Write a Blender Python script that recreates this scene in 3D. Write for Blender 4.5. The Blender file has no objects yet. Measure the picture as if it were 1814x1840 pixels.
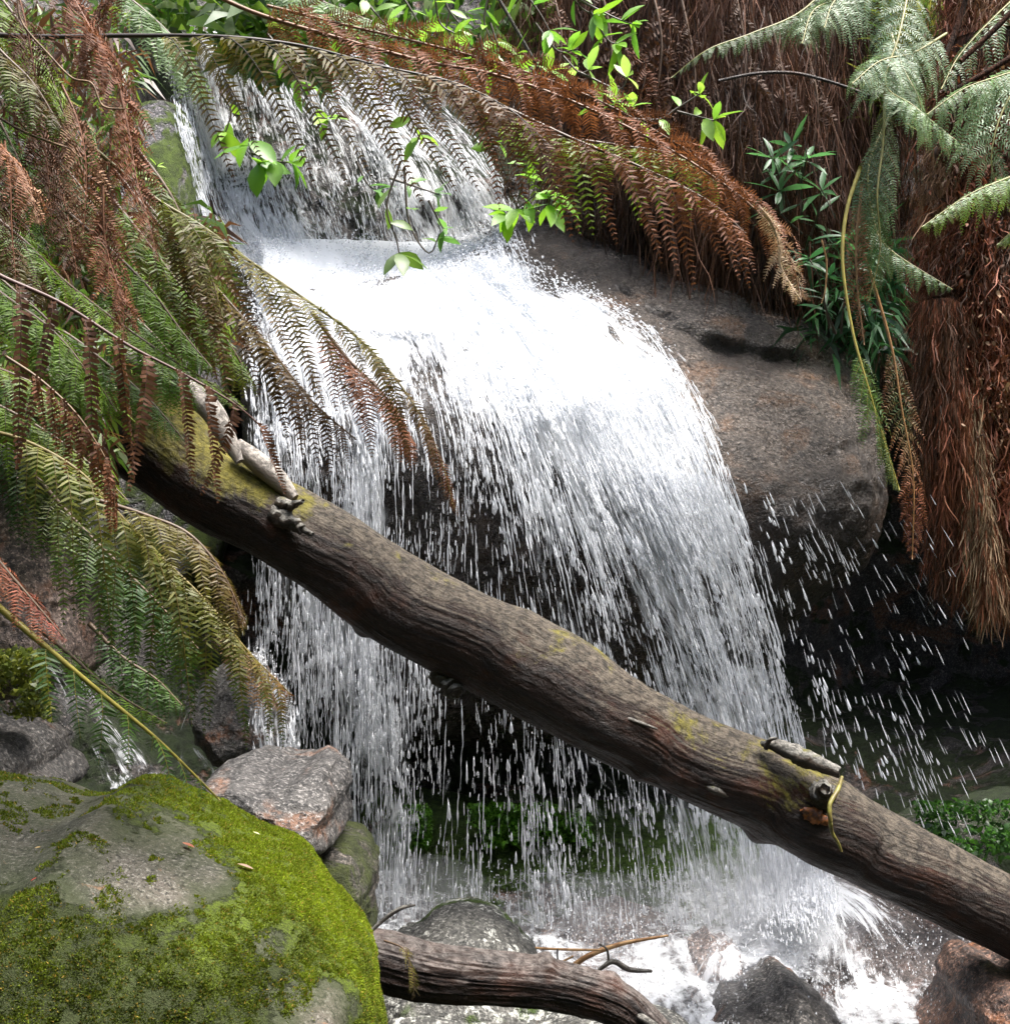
import bpy, bmesh, math, random
import numpy as np
from mathutils import Vector, Matrix
from mathutils.bvhtree import BVHTree

random.seed(7)
rng = np.random.default_rng(7)
SC = bpy.context.scene
COL = SC.collection

# ------------------------------------------------------------------ camera
CAM = Vector((0.0, 0.0, 2.2))
PITCH = math.radians(-7.0)
FOV = math.radians(45.0)
cd = bpy.data.cameras.new("camera")
cam = bpy.data.objects.new("camera", cd)
COL.objects.link(cam)
cam.location = CAM
cam.rotation_euler = (math.pi / 2 + PITCH, 0, 0)
cd.sensor_fit = 'VERTICAL'
cd.angle = FOV
cd.sensor_height = 24
cd.lens = 12 / math.tan(FOV / 2)
cd.clip_start = 0.05
cd.clip_end = 500
SC.camera = cam

# ------------------------------------------------------------------ light
SUN_EL, SUN_AZ = math.radians(71), math.radians(80)      # azimuth from +Y (into the picture) towards +X
world = bpy.data.worlds.new("World")
SC.world = world
world.use_nodes = True
nt = world.node_tree
sky = nt.nodes.new('ShaderNodeTexSky')
sky.sky_type = 'NISHITA'
sky.sun_disc = False
sky.sun_elevation = SUN_EL
sky.sun_rotation = SUN_AZ
sky.dust_density = 4
hs = nt.nodes.new('ShaderNodeHueSaturation')
hs.inputs['Saturation'].default_value = 0.75
nt.links.new(sky.outputs[0], hs.inputs['Color'])
bg = nt.nodes['Background']
nt.links.new(hs.outputs[0], bg.inputs[0])
bg.inputs[1].default_value = 0.15
ld = bpy.data.lights.new("sun", 'SUN')
ld.energy = 2.7
ld.angle = math.radians(34)
ld.color = (1.0, 0.975, 0.94)
sun = bpy.data.objects.new("sun", ld)
COL.objects.link(sun)
sdir = Vector((math.sin(SUN_AZ) * math.cos(SUN_EL), math.cos(SUN_AZ) * math.cos(SUN_EL), math.sin(SUN_EL)))
sun.rotation_euler = sdir.to_track_quat('Z', 'Y').to_euler()
SC.view_settings.view_transform = 'Standard'
SC.view_settings.look = 'None'
SC.view_settings.gamma = 1
SC.view_settings.exposure = 1.85
SC.cycles.max_bounces = 6
SC.cycles.diffuse_bounces = 3
SC.cycles.glossy_bounces = 2
SC.cycles.transmission_bounces = 3
SC.cycles.transparent_max_bounces = 24
SC.cycles.volume_bounces = 0
SC.cycles.use_adaptive_sampling = True
SC.cycles.adaptive_threshold = 0.02
SC.cycles.caustics_reflective = False
SC.cycles.caustics_refractive = False

# ------------------------------------------------------------------ pixel helpers (photo 1814 x 1840)
FPX = 920 / math.tan(FOV / 2)
CR = np.array([1.0, 0, 0])
CF = np.array([0, math.cos(PITCH), math.sin(PITCH)])
CU = np.array([0, -math.sin(PITCH), math.cos(PITCH)])
CO = np.array(CAM)

def W(px, py, d):
    px, py, d = np.asarray(px, float), np.asarray(py, float), np.asarray(d, float)
    return CO + ((px - 907) / FPX * d)[..., None] * CR + (-(py - 920) / FPX * d)[..., None] * CU + d[..., None] * CF

def to_px(P):
    Q = P - CO
    d = Q @ CF
    return 907 + (Q @ CR) / d * FPX, 920 - (Q @ CU) / d * FPX, d
def shep(pts, x, y, p=3.0, soft=25):
    pts = np.asarray(pts, float)
    num = np.zeros(np.shape(x)); den = np.zeros(np.shape(x))
    for a, b, val in pts:
        w = 1.0 / ((x - a) ** 2 + (y - b) ** 2 + soft ** 2) ** (p / 2)
        num += w * val; den += w
    return num / den

# ------------------------------------------------------------------ noise
def _h(ix, iy, iz, seed):
    n = (ix * 374761393 + iy * 668265263 + iz * 2147483647 + seed * 1274126177) & 0xFFFFFFFF
    n = ((n ^ (n >> 13)) * 1274126177) & 0xFFFFFFFF
    n = ((n ^ (n >> 15)) * 2246822519) & 0xFFFFFFFF
    return ((n ^ (n >> 16)) & 0xFFFFFF) / 0xFFFFFF * 2 - 1

def vnoise(P, seed=0):
    P = np.asarray(P, float)
    I = np.floor(P).astype(np.int64)
    F = P - I
    F = F * F * F * (F * (F * 6 - 15) + 10)
    r = 0
    for a in (0, 1):
        wx = F[..., 0] if a else 1 - F[..., 0]
        for b in (0, 1):
            wy = F[..., 1] if b else 1 - F[..., 1]
            for c in (0, 1):
                wz = F[..., 2] if c else 1 - F[..., 2]
                r = r + wx * wy * wz * _h(I[..., 0] + a, I[..., 1] + b, I[..., 2] + c, seed)
    return r

def fbm(P, freq=1.0, octv=4, gain=0.5, seed=0, ridged=False):
    P = np.asarray(P, float) * freq
    s, a, t = 0, 1.0, 0
    for k in range(octv):
        n = vnoise(P + k * 17.3, seed + k)
        if ridged:
            n = 1 - 2 * np.abs(n)
        s = s + a * n
        t += a
        a *= gain
        P = P * 2.03
    return s / t

def smooth(e0, e1, x):
    t = np.clip((x - e0) / (e1 - e0), 0, 1)
    return t * t * (3 - 2 * t)

# ------------------------------------------------------------------ objects
def tag(o, label=None, cat=None, group=None, kind=None):
    if label: o['label'] = label
    if cat: o['category'] = cat
    if group: o['group'] = group
    if kind: o['kind'] = kind
    return o

def thing(name, label, cat, loc, group=None):
    o = bpy.data.objects.new(name, None)
    o.empty_display_size = 0.05
    COL.objects.link(o)
    o.location = [float(v) for v in loc]
    o['off'] = [float(v) for v in loc]
    return tag(o, label, cat, group)

def mk(name, V, F, mat, parent=None, col=None, uv=None, smoothed=True, attrs=None, origin=None):
    """V (n,3) world points, F list of int arrays (m,3|4); one mesh object."""
    V = np.asarray(V, float)
    if not isinstance(F, (list, tuple)):
        F = [F]
    off = np.zeros(3)
    if parent is not None:
        off = np.array(parent['off'])
    elif origin is not None:
        off = np.asarray(origin, float)
    V = V - off
    me = bpy.data.meshes.new(name)
    me.vertices.add(len(V))
    me.vertices.foreach_set('co', V.astype(np.float32).ravel())
    idx = np.concatenate([np.asarray(f).ravel() for f in F])
    tot = np.concatenate([np.full(len(f), np.asarray(f).shape[1]) for f in F])
    st = np.concatenate([[0], np.cumsum(tot)[:-1]])
    me.loops.add(len(idx))
    me.loops.foreach_set('vertex_index', idx.astype(np.int32))
    me.polygons.add(len(tot))
    me.polygons.foreach_set('loop_start', st.astype(np.int32))
    me.update(calc_edges=True)
    me.polygons.foreach_set('use_smooth', np.full(len(tot), smoothed))
    if uv is not None:
        l = me.uv_layers.new(name='UVMap')
        l.data.foreach_set('uv', np.asarray(uv, np.float32)[idx].ravel())
    if col is not None:
        a = me.color_attributes.new('Col', 'FLOAT_COLOR', 'POINT')
        c = np.ones((len(V), 4), np.float32)
        c[:, :3] = col
        a.data.foreach_set('color', c.ravel())
    for k, v in (attrs or {}).items():
        a = me.attributes.new(k, 'FLOAT', 'POINT')
        a.data.foreach_set('value', np.asarray(v, np.float32))
    me.materials.append(mat)
    me.validate()
    o = bpy.data.objects.new(name, me)
    COL.objects.link(o)
    if parent is not None:
        o.parent = parent
        o['off'] = [float(x) for x in off]
    else:
        o.location = [float(v) for v in off]
        o['off'] = [float(v) for v in off]
    return o

def grid_faces(n, m, close_n=False, close_m=False):
    i = np.arange(n if close_n else n - 1)
    j = np.arange(m if close_m else m - 1)
    I, J = np.meshgrid(i, j, indexing='ij')
    I2, J2 = (I + 1) % n, (J + 1) % m
    return np.stack([I * m + J, I2 * m + J, I2 * m + J2, I * m + J2], -1).reshape(-1, 4)

def spline(pts, n):
    """Catmull-Rom through pts, n samples at even arc length (all columns interpolated, first 2-3 used for length)."""
    P = np.asarray(pts, float)
    if len(P) == 2:
        t = np.linspace(0, 1, n)[:, None]
        return P[0] * (1 - t) + P[1] * t
    Q = np.vstack([2 * P[0] - P[1], P, 2 * P[-1] - P[-2]])
    out = []
    for k in range(len(P) - 1):
        p0, p1, p2, p3 = Q[k:k + 4]
        t = np.linspace(0, 1, 24, endpoint=False)[:, None]
        out.append(0.5 * ((2 * p1) + (-p0 + p2) * t + (2 * p0 - 5 * p1 + 4 * p2 - p3) * t ** 2 + (-p0 + 3 * p1 - 3 * p2 + p3) * t ** 3))
    out.append(P[-1:])
    C = np.vstack(out)
    s = np.concatenate([[0], np.cumsum(np.linalg.norm(np.diff(C[:, :3], axis=0), axis=1))])
    q = np.linspace(0, s[-1], n)
    return np.stack([np.interp(q, s, C[:, k]) for k in range(C.shape[1])], 1)

def nrm(v):
    return v / (np.linalg.norm(v, axis=-1, keepdims=True) + 1e-12)

def frames(C):
    T = nrm(np.gradient(C, axis=0))
    up = np.array([0.0, 0, 1])
    S = np.cross(T, up)
    bad = np.linalg.norm(S, axis=1) < 0.15
    S = nrm(S)
    if bad.any():
        for k in range(len(S)):
            if bad[k]:
                ref = S[k - 1] if k else np.array([1.0, 0, 0])
                S[k] = nrm(ref - T[k] * ref.dot(T[k]))
    for k in range(1, len(S)):
        if S[k].dot(S[k - 1]) < 0:
            S[k] = -S[k]
    U = np.cross(S, T)
    return T, S, U

def tube(C, R, nseg=8, caps=True):
    """C (n,3), R (n,) -> V,F,uv"""
    C = np.asarray(C, float)
    n = len(C)
    R = np.broadcast_to(np.asarray(R, float), (n,))
    T, S, U = frames(C)
    a = np.linspace(0, 2 * math.pi, nseg, endpoint=False)
    V = C[:, None] + R[:, None, None] * (np.cos(a)[None, :, None] * S[:, None] + np.sin(a)[None, :, None] * U[:, None])
    V = V.reshape(-1, 3)
    F = [grid_faces(n, nseg, False, True)]
    if caps:
        V = np.vstack([V, C[:1], C[-1:]])
        k = np.arange(nseg)
        F.append(np.stack([np.full(nseg, n * nseg), (k + 1) % nseg, k], 1))
        b = (n - 1) * nseg
        F.append(np.stack([np.full(nseg, n * nseg + 1), b + k, b + (k + 1) % nseg], 1))
    return V, F

class MB:
    """collects pieces of one mesh"""
    def __init__(s): s.V, s.F, s.C, s.n = [], [], [], 0
    def add(s, V, F, col=None):
        V = np.asarray(V, float)
        for f in (F if isinstance(F, list) else [F]):
            s.F.append(np.asarray(f) + s.n)
        s.V.append(V)
        if col is not None:
            s.C.append(np.broadcast_to(np.asarray(col, float), (len(V), 3)))
        s.n += len(V)
    def build(s, name, mat, parent=None, **k):
        t = [f for f in s.F if f.shape[1] == 3]
        q = [f for f in s.F if f.shape[1] == 4]
        F = ([np.vstack(t)] if t else []) + ([np.vstack(q)] if q else [])
        return mk(name, np.vstack(s.V), F, mat, parent, col=np.vstack(s.C) if s.C else None, **k)

# ------------------------------------------------------------------ material helpers
class NT:
    def __init__(s, name):
        s.m = bpy.data.materials.new(name)
        s.m.use_nodes = True
        s.t = s.m.node_tree
        s.t.nodes.clear()
        s.out = s.t.nodes.new('ShaderNodeOutputMaterial')
    def n(s, typ, **kw):
        nd = s.t.nodes.new(typ)
        for k, v in kw.items():
            setattr(nd, k, v)
        return nd
    def set(s, sock, v):
        if isinstance(v, bpy.types.NodeSocket): s.t.links.new(v, sock)
        else: sock.default_value = v
    def obj(s, scale=(1, 1, 1)):
        tc = s.n('ShaderNodeTexCoord')
        mp = s.n('ShaderNodeMapping')
        s.t.links.new(tc.outputs['Object'], mp.inputs[0])
        mp.inputs['Scale'].default_value = scale
        return mp.outputs[0]
    def uv(s, scale=(1, 1, 1)):
        tc = s.n('ShaderNodeTexCoord')
        mp = s.n('ShaderNodeMapping')
        s.t.links.new(tc.outputs['UV'], mp.inputs[0])
        mp.inputs['Scale'].default_value = scale
        return mp.outputs[0]
    def noise(s, vec, scale, detail=4, rough=0.55, dist=0.0):
        nd = s.n('ShaderNodeTexNoise')
        s.t.links.new(vec, nd.inputs['Vector'])
        nd.inputs['Scale'].default_value = scale
        nd.inputs['Detail'].default_value = detail
        nd.inputs['Roughness'].default_value = rough
        nd.inputs['Distortion'].default_value = dist
        return nd.outputs['Fac']
    def voro(s, vec, scale, feature='F1', rand=1.0):
        nd = s.n('ShaderNodeTexVoronoi', feature=feature)
        s.t.links.new(vec, nd.inputs['Vector'])
        nd.inputs['Scale'].default_value = scale
        nd.inputs['Randomness'].default_value = rand
        return nd.outputs['Distance']
    def mr(s, v, a, b, c=0.0, d=1.0, smoothstep=True):
        nd = s.n('ShaderNodeMapRange', interpolation_type='SMOOTHSTEP' if smoothstep else 'LINEAR')
        s.set(nd.inputs['Value'], v)
        for k, x in zip(('From Min', 'From Max', 'To Min', 'To Max'), (a, b, c, d)):
            s.set(nd.inputs[k], x)
        return nd.outputs['Result']
    def math(s, op, a, b=0.0, clamp=False):
        nd = s.n('ShaderNodeMath', operation=op, use_clamp=clamp)
        s.set(nd.inputs[0], a)
        s.set(nd.inputs[1], b)
        return nd.outputs[0]
    def mix(s, f, a, b, mode='MIX'):
        nd = s.n('ShaderNodeMix', data_type='RGBA', blend_type=mode)
        s.set(nd.inputs[0], f)
        for k, x in ((6, a), (7, b)):
            if not isinstance(x, bpy.types.NodeSocket) and len(x) == 3: x = (*x, 1)
            s.set(nd.inputs[k], x)
        return nd.outputs[2]
    def attr(s, name):
        return s.n('ShaderNodeAttribute', attribute_name=name)
    def nz(s):
        g = s.n('ShaderNodeNewGeometry')
        x = s.n('ShaderNodeSeparateXYZ')
        s.t.links.new(g.outputs['Normal'], x.inputs[0])
        return x.outputs['Z']
    def bump(s, h, strength=0.5, dist=0.01, normal=None):
        b = s.n('ShaderNodeBump')
        b.inputs['Strength'].default_value = strength
        b.inputs['Distance'].default_value = dist
        s.t.links.new(h, b.inputs['Height'])
        if normal is not None: s.t.links.new(normal, b.inputs['Normal'])
        return b.outputs[0]
    def bsdf(s, color, rough=0.6, spec=0.5, normal=None):
        p = s.n('ShaderNodeBsdfPrincipled')
        if not isinstance(color, bpy.types.NodeSocket) and len(color) == 3: color = (*color, 1)
        s.set(p.inputs['Base Color'], color)
        s.set(p.inputs['Roughness'], rough)
        s.set(p.inputs['Specular IOR Level'], spec)
        if normal is not None: s.t.links.new(normal, p.inputs['Normal'])
        return p.outputs[0]
    def mixsh(s, f, a, b):
        m = s.n('ShaderNodeMixShader')
        s.set(m.inputs[0], f)
        s.t.links.new(a, m.inputs[1])
        s.t.links.new(b, m.inputs[2])
        return m.outputs[0]
    def done(s, sh):
        s.t.links.new(sh, s.out.inputs[0])
        return s.m

def granite(name, light, dark, rust=(0.22, 0.09, 0.04), rust_amt=0.3, moss_amt=0.0, moss=(0.07, 0.12, 0.012), moss_top=0.0,
            wet=0.5, lichen=0.0, speck=1.0, sc=1.0, bumpd=0.012, crack=0.0):
    t = NT(name)
    v = t.obj()
    big = t.noise(v, 1.3 * sc, 5, 0.6, 0.4)
    mid = t.noise(v, 6 * sc, 5, 0.65)
    c = t.mix(t.mr(big, 0.38, 0.62), dark, light)
    c = t.mix(t.mr(mid, 0.35, 0.7, 0, 0.55), c, tuple(x * 0.35 for x in dark))
    vo = t.noise(t.obj((1, 1, 1.4)), 2.6 * sc, 4, 0.6, 0.8)
    c = t.mix(t.mr(vo, 0.62 - 0.25 * rust_amt, 0.72 - 0.2 * rust_amt, 0, min(1, 0.4 + rust_amt)), c, rust)
    f1 = t.noise(v, 75 * sc, 3, 0.75)
    f2 = t.noise(v, 42 * sc, 3, 0.75)
    c = t.mix(t.mr(f1, 0.5, 0.64, 0, 0.75 * speck), c, tuple(min(0.75, x * 2.3 + 0.06) for x in light))
    c = t.mix(t.mr(f2, 0.5, 0.6, 0, 0.8 * speck), c, tuple(x * 0.3 for x in dark))
    if lichen:
        l = t.math('ADD', t.math('MULTIPLY', t.noise(v, 30 * sc, 5, 0.75, 0.2), 0.6), t.math('MULTIPLY', t.noise(v, 5 * sc, 3, 0.6), 0.4))
        c = t.mix(t.mr(l, 0.66 - 0.12 * lichen, 0.69 - 0.12 * lichen), c, (0.5, 0.5, 0.45))
    wa = t.math('MULTIPLY', t.math('ADD', t.attr('damp_shade').outputs['Fac'], t.math('MULTIPLY', t.math('SUBTRACT', mid, 0.5), 0.8)), 1.0, True)
    c = t.mix(t.mr(wa, 0.2, 1.0, 0, 0.8), c, (0.032, 0.024, 0.019))  # dark tone for wet rock and for painted shade
    hgt = t.math('ADD', t.math('MULTIPLY', t.noise(v, 28 * sc, 6, 0.7), 1.0), t.math('MULTIPLY', mid, 2.0))
    hgt = t.math('ADD', hgt, t.math('ADD', t.math('MULTIPLY', f1, 0.9), t.math('MULTIPLY', f2, 0.7)))
    rough = t.mr(mid, 0.3, 0.7, 0.75 - 0.55 * wet, 0.85 - 0.4 * wet)
    if crack:
        ck = t.mr(t.voro(v, 1.7 * sc, 'DISTANCE_TO_EDGE'), 0.0, 0.03)
        hgt = t.math('ADD', hgt, t.math('MULTIPLY', ck, 1.5 * crack))
    if moss_amt:
        m = t.noise(v, 3.2 * sc, 6, 0.65, 0.6)
        mm = t.math('ADD', m, t.math('MULTIPLY', t.nz(), moss_top))
        mf = t.mr(mm, 0.66 - 0.3 * moss_amt, 0.74 - 0.3 * moss_amt)
        mc = t.mix(t.mr(t.noise(v, 22, 4, 0.7), 0.35, 0.65), tuple(x * 0.45 for x in moss), moss)
        c = t.mix(mf, c, mc)
        rough = t.math('MAXIMUM', rough, t.math('MULTIPLY', mf, 0.9))
        hgt = t.math('ADD', hgt, t.math('MULTIPLY', t.math('MULTIPLY', mf, t.noise(v, 120, 3, 0.8)), 2.5))
    nrmv = t.bump(hgt, 0.9, bumpd)
    return t.done(t.bsdf(c, rough, 0.5, nrmv))
# ------------------------------------------------------------------ materials of the setting
M_cliff = granite('wet_cliff_rock', (0.10, 0.085, 0.075), (0.03, 0.028, 0.028), rust_amt=0.35, moss_amt=0.45, moss=(0.03, 0.05, 0.01), moss_top=0.12, wet=0.85, bumpd=0.02)
M_main = granite('granite_wet', (0.18, 0.148, 0.122), (0.058, 0.051, 0.047), rust=(0.22, 0.13, 0.08), rust_amt=0.42, wet=1.1, speck=0.8, bumpd=0.02)
M_grey = granite('granite_grey', (0.13, 0.12, 0.11), (0.045, 0.042, 0.04), rust=(0.24, 0.11, 0.055), rust_amt=0.4, wet=0.6)
M_lich = granite('granite_lichen', (0.12, 0.115, 0.10), (0.045, 0.045, 0.04), rust_amt=0.1, wet=0.55, lichen=1.0, moss_amt=0.35)
M_dark = granite('granite_dark', (0.085, 0.075, 0.065), (0.03, 0.028, 0.026), rust_amt=0.3, wet=0.8)
M_brown = granite('granite_brown', (0.15, 0.075, 0.045), (0.045, 0.03, 0.025), rust=(0.26, 0.10, 0.04), rust_amt=0.4, wet=0.8)
M_pink = granite('granite_pink', (0.30, 0.22, 0.18), (0.11, 0.09, 0.085), rust=(0.3, 0.15, 0.09), rust_amt=0.4, wet=0.8)
M_slope = granite('granite_slope', (0.11, 0.085, 0.075), (0.045, 0.04, 0.04), rust=(0.15, 0.08, 0.06), rust_amt=0.3, wet=1.1, speck=0.6)
M_mossdark = granite('granite_mossy_dark', (0.08, 0.065, 0.05), (0.03, 0.028, 0.02), rust_amt=0.3, moss_amt=0.75, moss=(0.06, 0.075, 0.012), wet=0.5)

# ------------------------------------------------------------------ cliff: a height field behind the fall
cols = np.array([-1500, -700, -300, 0, 200, 400, 650, 900, 1150, 1400, 1600, 1814, 2300, 3200], float)
rows = np.array([-1500, -300, 0, 200, 450, 560, 900, 1200, 1400, 1550, 1650, 1840, 2300, 3200], float)
D = np.array([
 [7, 8, 9.5, 10, 11, 12, 12, 12, 12, 11, 10.5, 10, 9, 7],
 [5.5, 6.6, 7.4, 8, 8.8, 9.5, 9.8, 9.8, 9.5, 9, 8.5, 8, 7, 6],
 [5, 6, 6.4, 6.8, 7.6, 9.0, 9.3, 9.3, 9.0, 8.5, 8, 7.6, 6.5, 5.5],
 [4.5, 5.6, 6, 6.4, 7.1, 8.3, 8.8, 9.0, 8.8, 8.3, 8, 7.6, 6.5, 5.5],
 [4.2, 5.2, 5.6, 6.1, 6.8, 7.7, 8.1, 8.3, 8.3, 8.2, 7.9, 7.5, 6.4, 5.3],
 [4, 5.1, 5.5, 6, 6.7, 7.4, 7.7, 7.9, 8, 8.1, 7.9, 7.6, 6.4, 5.2],
 [3.6, 4.8, 5.2, 5.6, 6.4, 7.2, 7.6, 7.9, 8.0, 8.7, 9.0, 8.8, 8.0, 6],
 [3.4, 4.6, 5.0, 5.3, 5.9, 6.5, 7.2, 7.5, 7.7, 8.8, 9.4, 9.2, 8.2, 6],
 [3.2, 4.4, 4.7, 5.0, 5.5, 5.9, 6.8, 7.1, 7.2, 7.7, 7.9, 7.4, 6.2, 5],
 [3.0, 4.2, 4.4, 4.7, 5, 5.5, 6.3, 6.6, 6.7, 6.7, 6.6, 6.3, 5.6, 4.8],
 [2.9, 4, 4.2, 4.5, 4.8, 5.2, 5.8, 6.0, 6.0, 5.9, 5.8, 5.6, 5.2, 4.6],
 [2.6, 3.6, 3.8, 4, 4.3, 4.6, 5.0, 5.1, 5.1, 5.0, 4.9, 4.7, 4.5, 4.2],
 [2.2, 2.5, 2.7, 3, 3.1, 3.2, 3.3, 3.3, 3.3, 3.2, 3.1, 3, 3, 3],
 [1.6, 1.8, 1.9, 2, 2.0, 2.1, 2.1, 2.1, 2.1, 2.1, 2.0, 2, 2, 2]], float)

def cliff_depth(PX, PY):
    def hz(a, grid):
        i = np.clip(np.searchsorted(grid, a) - 1, 0, len(grid) - 2)
        f = np.clip((a - grid[i]) / (grid[i + 1] - grid[i]), 0, 1)
        f = f * 0.5 + 0.5 * f * f * (3 - 2 * f)
        return i, f
    i, fi = hz(PY, rows)
    j, fj = hz(PX, cols)
    return (D[i, j] * (1 - fi) * (1 - fj) + D[i + 1, j] * fi * (1 - fj) + D[i, j + 1] * (1 - fi) * fj + D[i + 1, j + 1] * fi * fj)

def axis_samples(a, b, c, d, nin, nout):
    return np.concatenate([np.linspace(a, b, nout, endpoint=False), np.linspace(b, c, nin, endpoint=False), np.linspace(c, d, nout)])

gx = axis_samples(-1500, -60, 1880, 3200, 420, 70)
gy = axis_samples(-1500, -40, 1900, 3200, 420, 70)
PY, PX = np.meshgrid(gy, gx, indexing='ij')
CD = cliff_depth(PX, PY)
P = W(PX, PY, CD)
rg = fbm(P, 1.1, 5, 0.5, 3, True)
bl = fbm(P * np.array([1, 1, 1.6]), 0.9, 3, 0.5, 9)
blk = np.round(bl * 4) / 4
disp = 0.30 * rg + 0.25 * (0.5 * bl + 0.5 * blk) + 0.05 * fbm(P, 7, 4, 0.6, 5, True)
P = P - (disp * 0.75)[..., None] * (CF * 0.8 + np.array([0, 0, -0.35]))
CLIFF_V, CLIFF_F = P.reshape(-1, 3), grid_faces(len(gy), len(gx))
o = mk('cliff', CLIFF_V, CLIFF_F[:, ::-1], M_cliff)
tag(o, 'dark wet rock face behind the waterfall', None, None, 'structure')

# unseen gully sides behind the camera, added and raised to block low sky light
M_shading_hill = granite('shading_hill_soil', (0.05, 0.045, 0.02), (0.02, 0.018, 0.01), rust_amt=0.1, moss_amt=1.0, moss=(0.035, 0.06, 0.012), wet=0.1, bumpd=0.05)
a = np.linspace(math.radians(-62), math.radians(-298), 90)      # sweep behind the camera
h = np.linspace(0, 1, 30)
A, H = np.meshgrid(a, h, indexing='ij')
r = 1.6 + 9.5 * H ** 0.8
X = np.sin(A) * r * 1.0
Y = 1.5 + np.cos(A) * r
Z = -2.3 + 15.5 * H ** 1.4
P = np.stack([X, Y, Z], -1)
P = P + 0.5 * fbm(P, 0.5, 4, 0.5, 31)[..., None] * np.array([1, 1, 1])
o = mk('shading_hillside', P.reshape(-1, 3), grid_faces(90, 30), M_shading_hill)
tag(o, None, None, None, 'structure')

# ------------------------------------------------------------------ boulders: closed bodies with their own outline, size and thickness
ROCKS = []
def rock(name, label, outline, depth, thick, mat, cat='rock', group=None, shear=0.0, power=2.3, amp=0.05, freq=2.0, fine=0.012, cuts=6,
         cutd=0.86, sub=6, seed=1, shear_x=0.0, shrink=1.0, back=None, steps=0.0, shear_dn=None, dents=()):
    poly = W([p[0] for p in outline], [p[1] for p in outline], depth)
    c = poly.mean(0)
    q = np.stack([(poly - c) @ CR, (poly - c) @ CU], 1)
    ar = 0
    cx = cy = 0
    for k in range(len(q)):
        x0, y0 = q[k]; x1, y1 = q[(k + 1) % len(q)]
        w = x0 * y1 - x1 * y0
        ar += w; cx += (x0 + x1) * w; cy += (y0 + y1) * w
    cx, cy = cx / (3 * ar), cy / (3 * ar)
    c = c + cx * CR + cy * CU
    q = q - np.array([cx, cy])
    q = spline(np.vstack([q, q[:1]]), 200)[:-1]
    th = np.arctan2(q[:, 1], q[:, 0])
    rr = np.hypot(q[:, 0], q[:, 1])
    o = np.argsort(th)
    th, rr = th[o], rr[o]
    th = np.concatenate([th - 2 * math.pi, th, th + 2 * math.pi])
    rr = np.concatenate([rr, rr, rr])
    bm = bmesh.new()
    bmesh.ops.create_icosphere(bm, subdivisions=sub, radius=1)
    N = np.array([v.co[:] for v in bm.verts])
    F = np.array([[v.index for v in f.verts] for f in bm.faces])
    bm.free()
    T = np.arctan2(N[:, 1], N[:, 0])
    ca = np.hypot(N[:, 0], N[:, 1])
    e = 2.0 / power
    pp = np.array(outline, float)
    pp = spline(np.vstack([pp, pp[:1]]), 400)[:-1]
    x0, y0, _ = to_px(c[None])
    ta = np.arctan2(-(pp[:, 1] - y0[0]), pp[:, 0] - x0[0]); tr_ = np.hypot(pp[:, 0] - x0[0], pp[:, 1] - y0[0])
    nb = 72
    bins = lambda a, r, f: np.array([f(r[np.abs((a - b + math.pi) % (2 * math.pi) - math.pi) < 0.06], default) if True else 0 for b, default in [(-math.pi + (i + .5) * 2 * math.pi / nb, 0) for i in range(nb)]])
    fm_ = lambda q, dflt: q.max() if len(q) else np.nan
    tb = bins(ta, tr_, fm_)
    bc = -math.pi + (np.arange(nb) + .5) * 2 * math.pi / nb
    scale = np.ones(nb)
    for it in range(4):
        R = np.interp(T, th, rr) * np.interp(T, np.concatenate([bc - 2 * math.pi, bc, bc + 2 * math.pi]), np.tile(scale, 3))
        ra = R * ca ** e
        dz = np.sign(N[:, 2]) * np.abs(N[:, 2]) ** e
        dz = np.where(dz > 0, dz * thick, dz * (back if back else thick))
        rs = np.random.default_rng(seed)
        L = np.stack([ra * np.cos(T), ra * np.sin(T), dz], 1)
        for k in range(cuts):
            d = nrm(rs.normal(size=3) * np.array([0.7, 0.7, 1.0]) + np.array([0, 0, 0.5]))
            pr = L @ d
            m = pr.max() * (cutd + 0.08 * rs.random())
            over = np.maximum(0, pr - m)
            L = L - (over * 0.9)[:, None] * d
        sd = shear if shear_dn is None else shear_dn
        L[:, 2] += -np.where(L[:, 1] > 0, shear, sd) * L[:, 1] + shear_x * L[:, 0]
        V = c + L[:, :1] * CR + L[:, 1:2] * CU - L[:, 2:3] * CF
        nn = nrm(V - c)
        edge = 1 - 0.55 * (ca ** 6)
        dsp = amp * fbm(V, freq, 5, 0.5, seed * 3 + 1, True) * 0.8 + amp * 0.9 * fbm(V, freq * 0.6, 3, 0.5, seed * 5 + 2)
        s_ = fbm(V * np.array([1, 1, 2.0]) + 0.15 * V[:, [1, 2, 0]], freq * 0.8, 2, 0.5, seed + 40) * 4
        dsp = dsp + steps * (np.floor(s_) + smooth(0.75, 1.0, s_ - np.floor(s_)))
        dsp = dsp * edge + fine * fbm(V, 18, 4, 0.6, seed + 77, True) + fine * 0.8 * fbm(V, 7, 4, 0.6, seed + 78, True)
        V = V + nn * dsp[:, None]
        vx, vy, _ = to_px(V)
        vb = bins(np.arctan2(-(vy - y0[0]), vx - x0[0]), np.hypot(vx - x0[0], vy - y0[0]), fm_)
        rt = np.where(np.isnan(tb) | np.isnan(vb), 1, tb / vb)
        rt = np.log(rt); rt = 0.25 * np.roll(rt, 1) + 0.5 * rt + 0.25 * np.roll(rt, -1)
        scale = np.clip(scale * np.exp(rt), 0.5, 1.6)
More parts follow.
